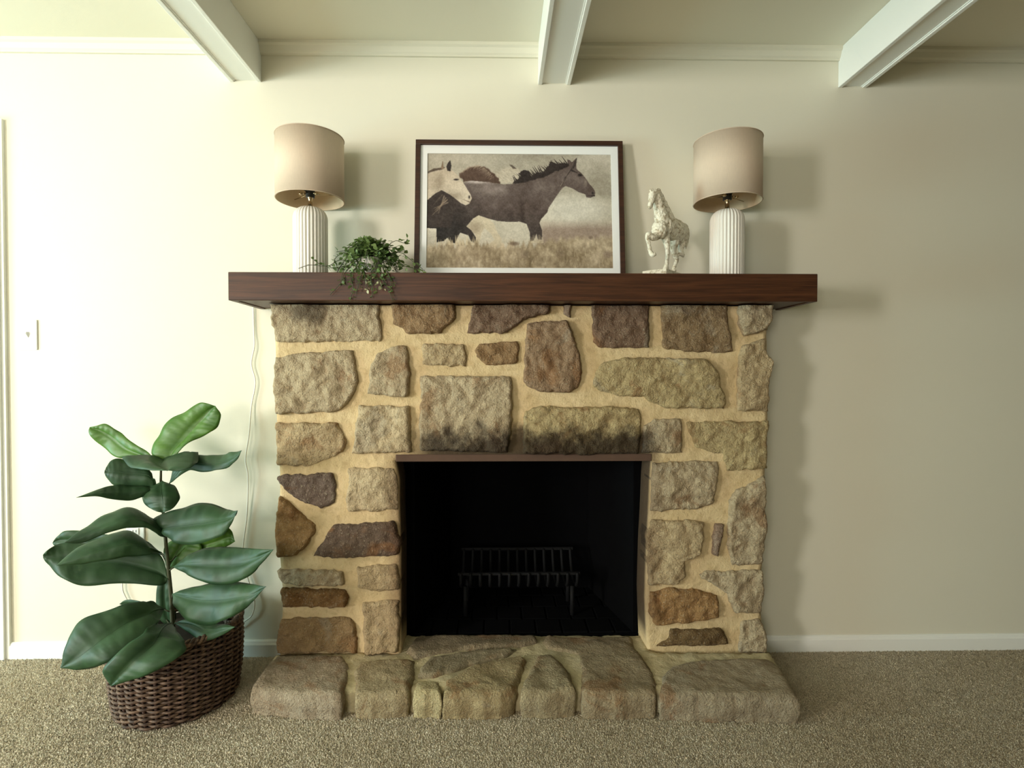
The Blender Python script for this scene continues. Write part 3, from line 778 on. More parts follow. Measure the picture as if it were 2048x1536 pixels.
# main dark horse
body = [(400,500),(490,480),(560,460),(700,472),(850,492),(930,490),(1000,455),(1100,440),(1250,380),(1400,330),(1440,300),(1435,262),(1460,270),(1478,288),(1525,245),(1518,310),(1520,350),(1562,385),(1600,430),(1640,490),(1672,525),(1688,560),(1680,592),(1640,610),(1605,604),(1596,577),(1540,560),(1480,525),(1420,505),(1390,520),(1330,600),(1290,660),(1262,700),(1250,740),(1195,800),(1178,835),(1202,905),(1198,985),(1165,985),(1150,930),(1128,990),(1095,1000),(1090,920),(1062,845),(1000,825),(900,828),(800,820),(720,800),(630,770),(580,800),(520,870),(565,905),(605,965),(602,1020),(560,1000),(540,950),(465,925),(440,970),(420,1020),(380,1010),(350,970),(320,1000),(255,1010),(252,890),(165,885),(165,600),(360,600)]
bm_ = mask(body, 1)
sh_ = np.stack([np.full((NZ, NX), v_) for v_ in (92., 78., 73.)], -1)
dk = np.clip((700-U)/420, 0, 1)*np.clip((V_-480)/260, 0, 1)
sh_ *= (1-.52*dk)[..., None]; sh_ *= (1-.28*np.clip((V_-700)/200, 0, 1))[..., None]
lt = np.exp(-((U-720)/190)**2-((V_-535)/60)**2)+.6*np.exp(-((U-1430)/90)**2-((V_-430)/50)**2)+.5*np.exp(-((U-1560)/60)**2-((V_-470)/50)**2)+.35*np.exp(-((U-1200)/140)**2-((V_-520)/90)**2)
sh_ += (lt*48)[..., None]; sh_ += ((fbm(30, 24, 41)-.5)*34)[..., None]+((fbm(8, 8, 43)-.5)*16)[..., None]
sh_ += (np.exp(-((V_-(470+.02*(U-560)))/16)**2)*np.exp(-((U-600)/110)**2)*90)[..., None]
sh_ -= (np.exp(-((U-(1015+.05*(V_-600)))/20)**2)*np.clip((V_-560)/120, 0, 1)*18)[..., None]
lay(bm_, np.clip(sh_, 18, 230))
rng = random.Random(3)
lay(mask([(940,478),(1010,425),(985,395),(1040,360),(1090,385),(1105,420),(1160,385),(1215,375),(1262,325),(1285,285),(1340,300),(1445,292),(1450,325),(1300,385),(1200,435),(1080,462),(965,492)], 1, 22, 8), rgb(46, 37, 35))
for k_ in range(34):
    t_ = k_/33; bx_ = 960+t_*480; by_ = 470-t_*160; stroke((bx_, by_), (bx_-rng.uniform(10, 60), by_-rng.uniform(30, 75)), 7, (50, 41, 38), .85)
stroke((1478, 345), (1420, 425), 6, (56, 46, 42)); stroke((1420, 425), (1375, 512), 8, (60, 50, 46)); stroke((1372, 505), (1425, 420), 4, (150, 134, 122), .7)
lay(mask([(1478,345),(1492,300),(1524,250),(1512,315),(1495,345)], 1), rgb(60, 50, 46))
blob(1550, 405, 26, 15, (28, 22, 22)); blob(1600, 470, 18, 40, (150, 136, 124), .6); blob(1664, 566, 13, 16, (34, 28, 28)); stroke((1680, 590), (1610, 592), 5, (44, 36, 36))
stroke((1480, 365), (1530, 385), 9, (48, 40, 38), .8)
# pale horse on the left
lay(mask([(165,620),(290,545),(400,600),(420,700),(380,880),(165,880)], 3), rgb(58, 48, 44))
for k_ in range(12): stroke((300+(k_*37 % 60), 590+(k_*53 % 90)), (205+(k_*29 % 70), 700+(k_*31 % 80)), 6, (170, 150, 128) if k_ % 2 else (104, 88, 76), .45)
lay(mask([(165,392),(300,345),(345,350),(392,372),(440,415),(500,495),(556,585),(568,620),(545,668),(512,682),(470,664),(405,612),(350,575),(300,545),(240,575),(165,640)], 1), np.clip(rgb(202, 187, 168)+((fbm(30, 24, 51)-.5)*34-40*np.exp(-((U-400)/90)**2-((V_-600)/40)**2)-34*np.exp(-((U-270)/50)**2-((V_-480)/110)**2)+18*np.exp(-((U-470)/60)**2-((V_-520)/60)**2))[..., None], 0, 255))
lay(mask([(165,385),(230,352),(310,338),(330,350),(250,372),(165,400)], 2, 12, 4), rgb(92, 78, 68))
lay(mask([(335,335),(350,300),(372,277),(381,325),(374,378),(345,372)], 1), rgb(52, 44, 42)); stroke((300, 345), (302, 290), 12, (140, 118, 98))
blob(425, 452, 30, 11, (40, 32, 30)); blob(545, 608, 11, 20, (52, 42, 40)); stroke((556, 655), (480, 628), 5, (110, 92, 80), .8)
lay(gm*.96, np.clip(grass, 40, 235))
for k_ in range(220):
    gx = rng.uniform(165, 1835); gy = rng.uniform(1000, 1230); c_ = rng.choice([(206, 190, 160), (196, 180, 150), (122, 104, 84)])
    stroke((gx, gy), (gx+rng.uniform(-14, 14), gy-rng.uniform(15, 45)), 4, c_, .35)
for k_ in range(26):
    gx = rng.uniform(255, 620); stroke((gx, 1030), (gx+rng.uniform(-10, 10), rng.uniform(935, 990)), 5, (204, 188, 158), .7)
for k_ in range(9): stroke((1105+k_*13, 1010), (1102+k_*13+rng.uniform(-6, 6), 945+rng.uniform(-8, 20)), 5, (196, 180, 152), .7)
blob(950, 1020, 55, 22, (104, 86, 72), .8); blob(1360, 1100, 50, 55, (112, 94, 78), .5); blob(1050, 1120, 45, 55, (116, 100, 84), .5); blob(1640, 965, 26, 20, (100, 84, 70), .5); blob(1790, 1110, 50, 40, (112, 92, 84), .5)
img += ((fbm(3, 3, 77, 2)-.5)*26+(fbm(9, 9, 78, 2)-.5)*16)[..., None]
img = np.clip(img, 0, 255)/255
lin = np.where(img <= .04045, img/12.92, ((img+.055)/1.055)**2.4)
xx = np.linspace(PX_L-.002, PX_R+.002, NX); zz = np.linspace(pz1+.002, pz0-.002, NZ)
XX, ZZ = np.meshgrid(xx, zz)
pv = np.stack([XX.ravel(), np.full(NX*NZ, .0012), ZZ.ravel()], 1)
ii = np.arange(NX*NZ).reshape(NZ, NX)
pf = np.stack([ii[:-1, :-1], ii[1:, :-1], ii[1:, 1:], ii[:-1, 1:]], -1).reshape(-1, 4)
me = bpy.data.meshes.new('print'); me.from_pydata(pv.tolist(), [], pf.tolist())
ca = me.color_attributes.new('ink', 'FLOAT_COLOR', 'POINT')
ca.data.foreach_set('color', np.concatenate([lin.reshape(-1, 3), np.ones((NX*NZ, 1))], 1).astype(np.float32).ravel())
m = Mat('printed_horse_photograph', .6, .3); at = m.n('ShaderNodeAttribute'); at.attribute_name = 'ink'; m.col(at.outputs['Color']); me.materials.append(m.m)
o = bpy.data.objects.new('print', me); link(o, pic); o['label'] = 'sepia print of a dark horse and pale horses in grass'

# ------------------------------------------------------------------ horse statuette
HY = 2.02; base_p = P(1322, 545, HY)
hs = thing('horse_statuette', 'small whitewashed prancing horse statuette on a thin slab base', 'statuette', (base_p.x, HY, MT))
def Q(u, v, dy=0.0):                                   # statuette sketch coordinates -> world (zoomed-crop units)
    return P(1250+.2605*u, 240+.2605*v, HY+dy)
S = P(1301, 400, HY).x-P(1300, 400, HY).x; S *= .2605  # metres per sketch unit
hm = MB()
def limb(pl, n=10):                                    # (u, v, dy, radius-units) chain as tapered closed tube
    q = catmull([(*Q(u, v, dy), r*S) for u, v, dy, r in pl], 5); hm.tube([a_[:3] for a_ in q], [max(.0008, a_[3]) for a_ in q], n)
def ell(u, v, dy, rx, ry, rz, rot=0):
    c_ = Q(u, v, dy); n1, n2 = 16, 10; vv = []; ff = []
    for i in range(n2+1):
        th_ = math.pi*i/n2
        for k_ in range(n1):
            a_ = 2*math.pi*k_/n1; x_, y_, z_ = rx*S*math.sin(th_)*math.cos(a_), ry*S*math.sin(th_)*math.sin(a_), rz*S*math.cos(th_)
            x_, y_ = x_*math.cos(rot)-y_*math.sin(rot), x_*math.sin(rot)+y_*math.cos(rot)
            vv.append(c_+Vector((x_, y_, z_)))
    for i in range(n2):
        for k_ in range(n1): ff.append((i*n1+k_, i*n1+(k_+1) % n1, (i+1)*n1+(k_+1) % n1, (i+1)*n1+k_))
    hm.add(vv, ff)
fd0 = -.030; rd0 = .045                                 # forehand nearer the camera, quarters further back
limb([(285, 815, fd0, 74), (330, 835, -.005, 84), (385, 850, .02, 84), (425, 870, rd0, 66), (440, 885, rd0+.012, 40)], 16)   # trunk
ell(268, 840, fd0-.012, 62, 60, 72); ell(415, 880, rd0, 56, 62, 76)
limb([(290, 800, fd0, 62), (275, 730, fd0-.008, 50), (258, 660, fd0-.014, 40), (245, 600, fd0-.018, 36), (232, 565, fd0-.020, 30)], 14)  # neck
limb([(238, 560, fd0-.022, 30), (215, 575, fd0-.030, 30), (205, 610, fd0-.036, 25), (196, 645, fd0-.040, 19), (190, 672, fd0-.042, 16), (188, 682, fd0-.042, 10)], 12)  # head
ell(222, 592, fd0-.028, 27, 25, 30)
limb([(222, 552, fd0-.016, 9), (212, 522, fd0-.016, 3)], 8); limb([(242, 550, fd0-.02, 9), (244, 526, fd0-.02, 3)], 8)     # ears
for k_ in range(15):                                                                                                       # mane tufts
    t_ = k_/14; u_ = 240+t_*118; v_ = 545+t_*225; limb([(u_, v_, fd0-.012+t_*.02, 14), (u_+20, v_-6, fd0-.010+t_*.02, 12), (u_+34, v_+10, fd0-.010+t_*.02, 5)], 8)
limb([(205, 560, fd0-.034, 9), (196, 545, fd0-.036, 7), (200, 530, fd0-.034, 5)], 8)
limb([(250, 880, fd0-.012, 40), (215, 900, fd0-.030, 28), (180, 882, fd0-.040, 22), (172, 905, fd0-.040, 17), (184, 960, fd0-.036, 14), (194, 1005, fd0-.034, 15), (206, 1030, fd0-.034, 17), (224, 1042, fd0-.036, 15)])   # raised foreleg
ell(216, 1034, fd0-.036, 22, 20, 18)
limb([(305, 870, fd0+.008, 46), (318, 930, fd0+.006, 28), (326, 985, fd0+.004, 20), (325, 1040, fd0+.004, 15), (322, 1090, fd0+.004, 14), (318, 1118, fd0+.004, 17), (314, 1140, fd0+.002, 21), (313, 1150, fd0+.002, 21)])   # standing foreleg
limb([(385, 900, rd0-.02, 58), (372, 965, rd0-.022, 34), (372, 1010, rd0-.018, 22), (392, 1055, rd0-.01, 18), (398, 1078, rd0-.008, 16), (384, 1110, rd0-.012, 13), (376, 1140, rd0-.014, 16), (374, 1162, rd0-.014, 20)])   # standing hind leg
limb([(440, 890, rd0+.012, 52), (436, 950, rd0+.012, 32), (428, 990, rd0+.010, 22), (436, 1020, rd0+.014, 16), (446, 1040, rd0+.016, 14), (420, 1030, rd0+.008, 13), (400, 1040, rd0+.0, 14), (392, 1060, rd0-.002, 15)])   # lifted hind leg
limb([(440, 800, rd0+.02, 12), (462, 815, rd0+.028, 20), (474, 860, rd0+.032, 20), (474, 930, rd0+.032, 16), (466, 990, rd0+.030, 6)])       # tail
o = hm.build('horse_body', STATUE, hs, True)
rm = o.modifiers.new('join', 'REMESH'); rm.mode = 'VOXEL'; rm.voxel_size = .0016; rm.use_smooth_shade = True
sm = o.modifiers.new('soften', 'SMOOTH'); sm.factor = .5; sm.iterations = 1
tx = bpy.data.textures.new('chisel', 'CLOUDS'); tx.noise_scale = .009
dp = o.modifiers.new('chisel', 'DISPLACE'); dp.texture = tx; dp.strength = .0045; dp.mid_level = .5; dp.texture_coords = 'LOCAL'
c0 = Q(250, 1170, 0)
bz0 = MT; bz1 = Q(314, 1150, fd0).z-.001
cx, cy = Q(300, 1150).x, HY+.0
vv = []
for z_ in (bz0, bz1):
    for (dx_, dy_) in ((-.085, -.010), (-.012, -.066), (.075, .030), (.002, .086)): vv.append((cx+dx_, cy+dy_, z_))
bs = mk('slab_base', vv, [(3,2,1,0),(4,5,6,7),(0,1,5,4),(1,2,6,5),(2,3,7,6),(3,0,4,7)], STATUE, hs); bevel(bs, .003)

# ------------------------------------------------------------------ trailing plant on the mantel
TY = 1.985; tp = P(742, 540, TY)
tv = thing('trailing_plant', 'small leafy trailing plant in a pale pot spilling over the mantel edge', 'plant', (tp.x, TY, MT))
POT = plain('pale_pot', srgb(206, 198, 190), .6, 0, .95, 30)
MB().lathe([(.004, 0), (.030, 0), (.033, .004), (.040, .058), (.041, .062), (.038, .062), (.037, .054), (.004, .052)], (tp.x, TY, MT), 40).build('pot', POT, tv, True)
MB().lathe([(.002, .0525), (.036, .0525), (.036, .055), (.002, .058)], (tp.x, TY, MT), 24).build('soil', SOIL, tv)
rv = random.Random(21)
def leaflet(mb, p, d, up, L, W):
    d = d.normalized(); s_ = d.cross(up)
    if s_.length < 1e-4: s_ = d.cross(Vector((1, 0, 0)))
    s_.normalize(); n_ = s_.cross(d)
    pr = [(0, 0), (.25, .8), (.55, 1), (.82, .62), (1, 0)]
    v_ = []; f_ = []
    for t_, w_ in pr:
        cn = p+d*L*t_-n_*L*.18*t_*t_; v_ += [cn-s_*W*w_+n_*W*.25*w_, cn, cn+s_*W*w_+n_*W*.25*w_]
    for i in range(4): f_ += [(3*i, 3*i+1, 3*i+4, 3*i+3), (3*i+1, 3*i+2, 3*i+5, 3*i+4)]
    mb.add(v_, f_)
def vine(path, mat, nl, Ls=.015, spread=.9):
    q = [Vector(a_) for a_ in catmull(path, 8)]
    st = MB().tube(q, .0011, 5).build('vine', BARK, tv, True)
    lb = MB()
    for i in range(nl):
        t_ = (i+.5+rv.uniform(-.4, .4))/nl*(len(q)-1); k_ = max(1, min(len(q)-2, int(t_))); p = q[k_]
        tg = (q[k_+1]-q[k_-1]).normalized(); rnd = Vector((rv.gauss(0, 1), rv.gauss(0, 1), rv.gauss(.25, .8))).normalized()
        d = (tg*.35+rnd*spread).normalized(); L = Ls*rv.uniform(.7, 1.25)
        lb.tube([p, p+d*.006], .0005, 3); leaflet(lb, p+d*.005, d, Vector((rv.gauss(0, .5), rv.gauss(-.3, .5), 1)), L, L*.36)
    if rv.random() < 2:
        lv = lb.build('leaves', mat, st, True); lv['kind'] = 'stuff'
top = Vector((tp.x, TY, MT+.056))
for i in range(115):                                     # the mound: arching stems
    a_ = rv.uniform(0, 2*math.pi); R_ = rv.uniform(.015, .125); hgt = rv.uniform(.02, .108)*(1-.3*R_/.125)
    e = top+Vector((math.cos(a_)*R_*1.02, math.sin(a_)*R_*.62, 0)); drop = rv.uniform(-.05, .045) if R_ > .05 else rv.uniform(.02, .06)
    vine([top+Vector((math.cos(a_)*.012, math.sin(a_)*.012, -.004)), top.lerp(e, .45)+Vector((0, 0, hgt*.8)), e+Vector((0, 0, max(-.046, drop)))], LEAF_V, 15, .0195)
def vp(x, y, Y): return P(x, y, Y)
FY = 1.900                                              # just in front of the mantel's face
for pth in ([(715,520,1.95),(690,546,1.905),(682,565,FY),(660,590,FY)], [(720,530,1.95),(702,548,1.90),(706,575,FY),(700,603,FY)], [(735,535,1.94),(722,550,1.90),(716,575,FY),(712,588,FY)],
            [(745,535,1.94),(742,552,1.90),(745,575,FY),(744,596,FY)], [(760,535,1.94),(766,552,1.90),(775,575,FY),(786,602,FY)], [(765,530,1.94),(778,550,1.90),(782,570,FY),(776,585,FY)],
            [(750,530,1.94),(752,550,1.90),(760,566,FY),(766,578,FY)], [(728,535,1.94),(730,552,1.90),(732,570,FY),(736,580,FY)]):
    vine([vp(*p_) for p_ in pth], LEAF_P if rv.random() < .6 else LEAF_V, 11, .0135, .8)
    vine([vp(p_[0]+rv.uniform(-6, 6), p_[1]-4, p_[2]+.004) for p_ in pth[:3]], LEAF_V, 9, .0145, .9)
for pth in ([(710,525,1.96),(680,520,1.95),(655,532,1.945),(620,530,1.94),(597,537,1.94)], [(715,520,1.97),(690,505,1.96),(672,515,1.955),(668,525,1.95)], [(700,530,1.94),(665,536,1.93),(640,528,1.93),(628,520,1.93)],
            [(770,510,1.97),(800,505,1.97),(822,520,1.97),(845,538,1.96)], [(765,500,1.98),(790,482,1.98),(808,486,1.98),(815,478,1.98)], [(770,520,1.95),(800,530,1.94),(825,536,1.94),(850,541,1.94)]):
    vine([vp(*p_) for p_ in pth], LEAF_V, 12, .015, .9)

# ------------------------------------------------------------------ fire grate
GY = 2.36
gt = thing('fire_grate', 'black cast-iron log grate standing inside the dark firebox', 'grate', (P(1036, 1230, GY).x, GY, HZ))
gx0, gx1 = P(916, 1145, 2.30).x, P(1160, 1145, 2.30).x; gzf = P(1036, 1147, 2.30).z
zfl = HZ
gzl = gzf-.065
for i, (yy, z_) in enumerate(((2.30, gzf),)):
    MB().box(gx0, gx1, yy-.006, yy+.006, z_-.005, z_+.005).build('cross_bar', IRON, gt)
for i in range(13):
    x_ = gx0+.012+(gx1-gx0-.024)*i/12
    q = catmull([(x_, 2.292, gzf+.004), (x_, 2.30, gzf-.04), (x_, 2.34, gzl), (x_, 2.44, gzl), (x_, 2.50, gzf-.02), (x_, 2.53, P(1036, 1097, 2.53).z)], 4)
    MB().tube(q, .0075, 6).build('grate_bar', IRON, gt, True)
MB().box(gx0, gx1, 2.524, 2.536, P(1036, 1097, 2.53).z-.006, P(1036, 1097, 2.53).z+.006).build('cross_bar', IRON, gt)
for x_ in (gx0+.03, gx1-.03):
    for y_ in (2.325, 2.47):
        MB().tube([(x_, y_, gzl+.002), (x_, y_, zfl+.001)], .010, 6).build('leg', IRON, gt, True)

# ------------------------------------------------------------------ basket and fiddle-leaf plant
BY = 1.895; bc = PZ(362, 1394, 0); BC = Vector((P(358, 1390, BY).x, BY, 0)); BR0, BR1, BH = .178, .194, .268
bk = thing('woven_basket', 'round dark brown wicker basket holding the fiddle-leaf plant', 'basket', BC)
def br(z): return BR0+(BR1-BR0)*min(1, z/BH)**.7+.006*math.sin(math.pi*z/BH)
NS = 32
for k_ in range(NS):
    a_ = 2*math.pi*k_/NS
    q = [BC+Vector(((br(z)-.002)*math.cos(a_), (br(z)-.002)*math.sin(a_), z)) for z in np.linspace(.004, BH-.01, 9)]
    MB().tube(q, .0055, 6).build('stake', STAKE, bk, True)
wv = MB(); rows = 30
rb = random.Random(5)
for r in range(rows):
    z = .008+(BH-.03)*r/(rows-1); q = []; n_ = NS*6; jz = rb.uniform(-.001, .001)
    for k_ in range(n_):
        a_ = 2*math.pi*k_/n_; w_ = math.cos(a_*NS/2+math.pi*(r % 2)+math.pi/2*0)*.0075
        R_ = br(z)+w_+noise.noise(Vector((a_*6, r*3.1, 0)))*.0015
        q.append(BC+Vector((R_*math.cos(a_), R_*math.sin(a_), z+jz+noise.noise(Vector((a_*4, r*1.7, 5)))*.002)))
    wv.tube(q, .0046, 6, True)
o = wv.build('weave', WICKER, bk, True); o['kind'] = 'stuff'
for s_ in range(3):
    n_ = 240; q = []
    for k_ in range(n_):
        a_ = 2*math.pi*k_/n_; ph = a_*26+2*math.pi*s_/3
        R_ = br(BH)+.008*math.cos(ph); q.append(BC+Vector((R_*math.cos(a_), R_*math.sin(a_), BH-.006+.008*math.sin(ph))))
    MB().tube(q, .0062, 6, True).build('rim_braid', WICKER, bk, True)
MB().lathe([(.003, .003), (BR0-.01, .003), (BR0-.01, .010), (.003, .010)], BC, 40).build('bottom_disc', STAKE, bk)

fl = thing('fiddle_leaf_plant', 'green fiddle-leaf fig with large drooping leaves standing in the wicker basket', 'plant', BC+Vector((0, 0, .012)))
MB().lathe([(.003, .012), (.125, .012), (.130, .02), (.150, .235), (.154, .24), (.146, .24), (.144, .215), (.003, .215)], BC, 40).build('nursery_pot', SOCKET, fl, True)
MB().lathe([(.003, .216), (.144, .216), (.144, .222), (.05, .234), (.003, .236)], BC, 30).build('soil', SOIL, fl)
TR = [(347, 1275, 1.90), (345, 1240, 1.90), (341, 1180, 1.905), (333, 1100, 1.91), (328, 1040, 1.91), (322, 985, 1.91), (322, 935, 1.915)]
trunk = [Vector(P(*p_)) for p_ in TR]; trunk[0].z = min(trunk[0].z, .225)
tq = [Vector(a_) for a_ in catmull(trunk, 6)]
MB().tube(tq, [.0085-.005*i/len(tq) for i in range(len(tq))], 10).build('trunk', BARK, fl, True)
def leaf(stations, mat, dy=(0, 0, 0), fold=.004):
    """stations: (left edge, midrib, right edge), each (px, py, depth); single point = closed end"""
    L, M, R = [], [], []
    for s_ in stations:
        if len(s_) == 1: s_ = (s_[0],)*3
        for arr, p_ in zip((L, M, R), s_): arr.append(tuple(P(*p_)))
    n_ = 7; L = catmull(L, n_); M = catmull(M, n_); R = catmull(R, n_); N = len(M); W = 12
    v_ = []; f_ = []
    for i in range(N):
        l, m_, r = L[i], M[i], R[i]
        w = np.linalg.norm(r-l); nn = np.cross(r-l, M[min(i+1, N-1)]-M[max(i-1, 0)]); ln = np.linalg.norm(nn); nn = nn/ln if ln > 1e-9 else np.zeros(3)
        if nn[1] > 0: nn = -nn
        for k_ in range(W+1):
            t_ = k_/W*2-1; p = m_+(l-m_)*(-t_) if t_ < 0 else m_+(r-m_)*t_
            a_ = abs(t_); puff = (1-(2*a_-1)**2)*.05*w*.9
            vein = math.sin(i*1.9-a_*5)*.0016*min(1, w/.05)*a_*(1-a_)*3
            rip = noise.noise(Vector((p[0]*22, p[1]*22, p[2]*22)))*.010*a_*min(1, w/.06)+noise.noise(Vector((p[0]*9+3, p[1]*9, p[2]*9)))*.010*a_*min(1, w/.06)
            v_.append(p+nn*(puff+vein+rip-fold*(1-a_)**6*min(1, w/.05)))
    for i in range(N-1):
        for k_ in range(W): a_ = i*(W+1)+k_; f_.append((a_, a_+1, a_+W+2, a_+W+1))
    o = mk('leaf', v_, f_, mat, fl, True)
    so = o.modifiers.new('thick', 'SOLIDIFY'); so.thickness = .0011; so.offset = 0
    mid = [Vector(v_[i*(W+1)+W//2]) for i in range(N)]
    rbm = MB().tube(mid, [.0018*(1-.75*i/N)+.0004 for i in range(N)], 6).build('midrib', RIB if mat is LEAF_L else LEAF_D, o, True)
    # leaf stalk to the trunk
    b_ = mid[0]; tnear = min(tq, key=lambda q_: (q_-b_-Vector((0, 0, -.02))).length)
    if (tnear-b_).length > .006:
        MB().tube([tnear, (tnear+b_)/2+Vector((0, 0, -.004)), b_], [.0035, .0026, .0022], 6).build('stalk', BARK, o, True)
    return o
def S3(Y, *pp):                                          # station helper: common depth plus per-point offsets
    return tuple((p_[0], p_[1], Y+(p_[2] if len(p_) > 2 else 0)) for p_ in pp)
A = 1.90
leaf([S3(A+.02,(337,928)), S3(A+.03,(303,906),(345,903),(362,902)), S3(A+.05,(320,868),(366,880),(387,882)), S3(A+.06,(340,838),(384,858),(420,866)), S3(A+.07,(372,822),(402,838),(437,852)), S3(A+.07,(402,805),(418,822),(442,830)), S3(A+.07,(431,812))], LEAF_L)
leaf([S3(A+.02,(318,930)), S3(A+.03,(272,921),(285,912),(297,905)), S3(A+.04,(232,913),(250,897),(264,884)), S3(A+.05,(202,890),(222,874),(240,865)), S3(A+.05,(185,873),(200,862),(212,848)), S3(A+.05,(179,862),(184,857),(192,852)), S3(A+.05,(180,854))], LEAF_L)
leaf([S3(A+.03,(325,915)), S3(A,(268,912,.02),(325,921),(385,908,.02)), S3(A-.06,(244,917,.02),(320,928),(397,911,.02)), S3(A-.12,(283,939),(330,936),(385,934)), S3(A-.14,(335,941))], LEAF_D)
leaf([S3(A,(338,968)), S3(A-.02,(354,957),(355,945),(350,930,.02)), S3(A-.04,(375,940),(378,926),(370,911,.04)), S3(A-.06,(405,943),(413,926),(410,912,.05)), S3(A-.09,(440,940),(448,922),(445,908,.05)), S3(A-.12,(470,920),(473,911),(470,903,.02)), S3(A-.13,(483,901))], LEAF_D)
leaf([S3(A,(312,972)), S3(A-.01,(300,974),(298,950),(292,930,.03)), S3(A-.02,(260,973),(255,945),(262,922,.05)), S3(A-.03,(228,970),(228,942),(234,918,.05)), S3(A-.03,(213,956),(212,943),(216,930,.02)), S3(A-.03,(209,944))], LEAF_D)
leaf([S3(A,(318,984)), S3(A-.04,(292,991),(298,980),(300,972,.03)), S3(A-.07,(255,1000),(255,984),(262,970,.05)), S3(A-.10,(225,998),(222,984),(228,971,.05)), S3(A-.13,(190,992),(190,986),(195,979,.02)), S3(A-.15,(153,995))], LEAF_D)
leaf([S3(A,(325,962)), S3(A-.03,(290,974,.02),(322,975),(348,970,.02)), S3(A-.06,(282,990,.02),(323,992),(358,990,.02)), S3(A-.07,(292,1010,.02),(325,1010),(352,1008,.02)), S3(A-.075,(310,1021),(325,1022),(340,1020)), S3(A-.075,(325,1025))], LEAF_D)
leaf([S3(A,(330,1074)), S3(A-.02,(318,1072),(322,1061),(325,1052,.02)), S3(A-.05,(292,1058),(292,1041),(280,1023,.04)), S3(A-.08,(255,1058),(255,1038),(243,1016,.05)), S3(A-.11,(213,1070),(213,1052),(198,1040,.04)), S3(A-.14,(165,1085),(165,1072),(160,1062,.02)), S3(A-.16,(129,1085))], LEAF_D)
leaf([S3(A,(326,1066)), S3(A-.02,(332,1074,-.01),(325,1057),(304,1040,.02)), S3(A-.05,(355,1087,-.02),(360,1052),(362,1016,.05)), S3(A-.07,(402,1087,-.02),(405,1047),(412,1006,.06)), S3(A-.09,(440,1070,-.02),(445,1040),(452,1017,.05)), S3(A-.10,(466,1045),(468,1032),(468,1022,.02)), S3(A-.105,(475,1021))], LEAF_D)
leaf([S3(A+.02,(322,1105)), S3(A-.03,(305,1108),(300,1098),(297,1085,.02)), S3(A-.07,(258,1112),(258,1086),(254,1061,.05)), S3(A-.10,(215,1122),(210,1096),(202,1078,.05)), S3(A-.13,(160,1128),(158,1112),(150,1098,.03)), S3(A-.15,(113,1131))], LEAF_D)
leaf([S3(A,(336,1158)), S3(A,(318,1170,-.03),(310,1142),(318,1108,.02)), S3(A-.02,(245,1166,-.04),(240,1125),(245,1092,.02)), S3(A-.05,(170,1172,-.04),(165,1122),(170,1086,.02)), S3(A-.07,(125,1157,-.03),(118,1115),(122,1086,.02)), S3(A-.08,(94,1129),(92,1112),(98,1098)), S3(A-.08,(86,1110))], LEAF_D)
leaf([S3(A+.03,(325,1110)), S3(A+.06,(280,1106),(280,1092),(280,1078)), S3(A+.08,(190,1110),(190,1086),(190,1066)), S3(A+.08,(135,1102),(135,1080),(135,1061)), S3(A+.08,(112,1092),(112,1082),(116,1072)), S3(A+.08,(105,1086))], LEAF_D)
leaf([S3(A,(346,1134)), S3(A-.03,(362,1142),(365,1130),(368,1117,.02)), S3(A-.06,(397,1160,-.02),(400,1130),(400,1099,.04)), S3(A-.08,(440,1171,-.02),(450,1130),(445,1093,.05)), S3(A-.10,(482,1160,-.02),(490,1125),(490,1096,.04)), S3(A-.12,(522,1130),(520,1112),(520,1098,.01)), S3(A-.13,(547,1099))], LEAF_D)
leaf([S3(A,(345,1188)), S3(A-.04,(352,1213),(365,1193),(368,1178,.02)), S3(A-.08,(376,1241,-.02),(400,1200),(405,1170,.04)), S3(A-.11,(418,1251,-.02),(440,1200),(450,1164,.05)), S3(A-.13,(458,1236,-.02),(475,1195),(485,1165,.04)), S3(A-.14,(497,1212),(505,1190),(508,1169,.02)), S3(A-.15,(532,1173))], LEAF_D)
leaf([S3(A-.01,(328,1218)), S3(A-.08,(320,1240,-.03),(310,1222),(305,1204,.02)), S3(A-.16,(287,1275,-.04),(262,1240),(255,1208,.03)), S3(A-.21,(247,1306,-.03),(217,1268),(198,1225,.04)), S3(A-.24,(215,1326,-.02),(180,1296),(155,1248,.04)), S3(A-.25,(170,1339),(148,1320),(134,1288,.02)), S3(A-.25,(121,1336))], LEAF_D)
leaf([S3(A-.02,(342,1246)), S3(A-.14,(360,1268),(325,1258),(308,1250)), S3(A-.23,(372,1302),(305,1288),(272,1274)), S3(A-.28,(337,1328),(268,1320),(238,1304)), S3(A-.29,(290,1351),(240,1348),(213,1330)), S3(A-.29,(245,1366),(228,1364),(207,1350)), S3(A-.29,(222,1372))], LEAF_D)
leaf([S3(A+.03,(336,1142)), S3(A+.05,(330,1120),(345,1116),(370,1126)), S3(A+.07,(332,1092),(362,1092),(402,1106)), S3(A+.08,(355,1078),(378,1080),(402,1088)), S3(A+.08,(390,1074))], LEAF_L)
leaf([S3(A+.05,(352,1112)), S3(A+.08,(382,1112),(390,1097),(385,1080)), S3(A+.09,(430,1102),(430,1085),(425,1064)), S3(A+.10,(455,1092),(458,1075),(455,1054)), S3(A+.10,(470,1083))], LEAF_L)
leaf([S3(A+.03,(342,1255)), S3(A+.03,(318,1238),(334,1236),(350,1236)), S3(A+.03,(311,1200),(328,1200),(346,1200)), S3(A+.03,(316,1168),(328,1166),(342,1166)), S3(A+.03,(326,1148))], LEAF_D)
leaf([S3(A+.04,(330,1235)), S3(A+.08,(290,1226),(290,1215),(290,1204)), S3(A+.10,(258,1216),(255,1208),(255,1199)), S3(A+.10,(239,1208))], LEAF_D)
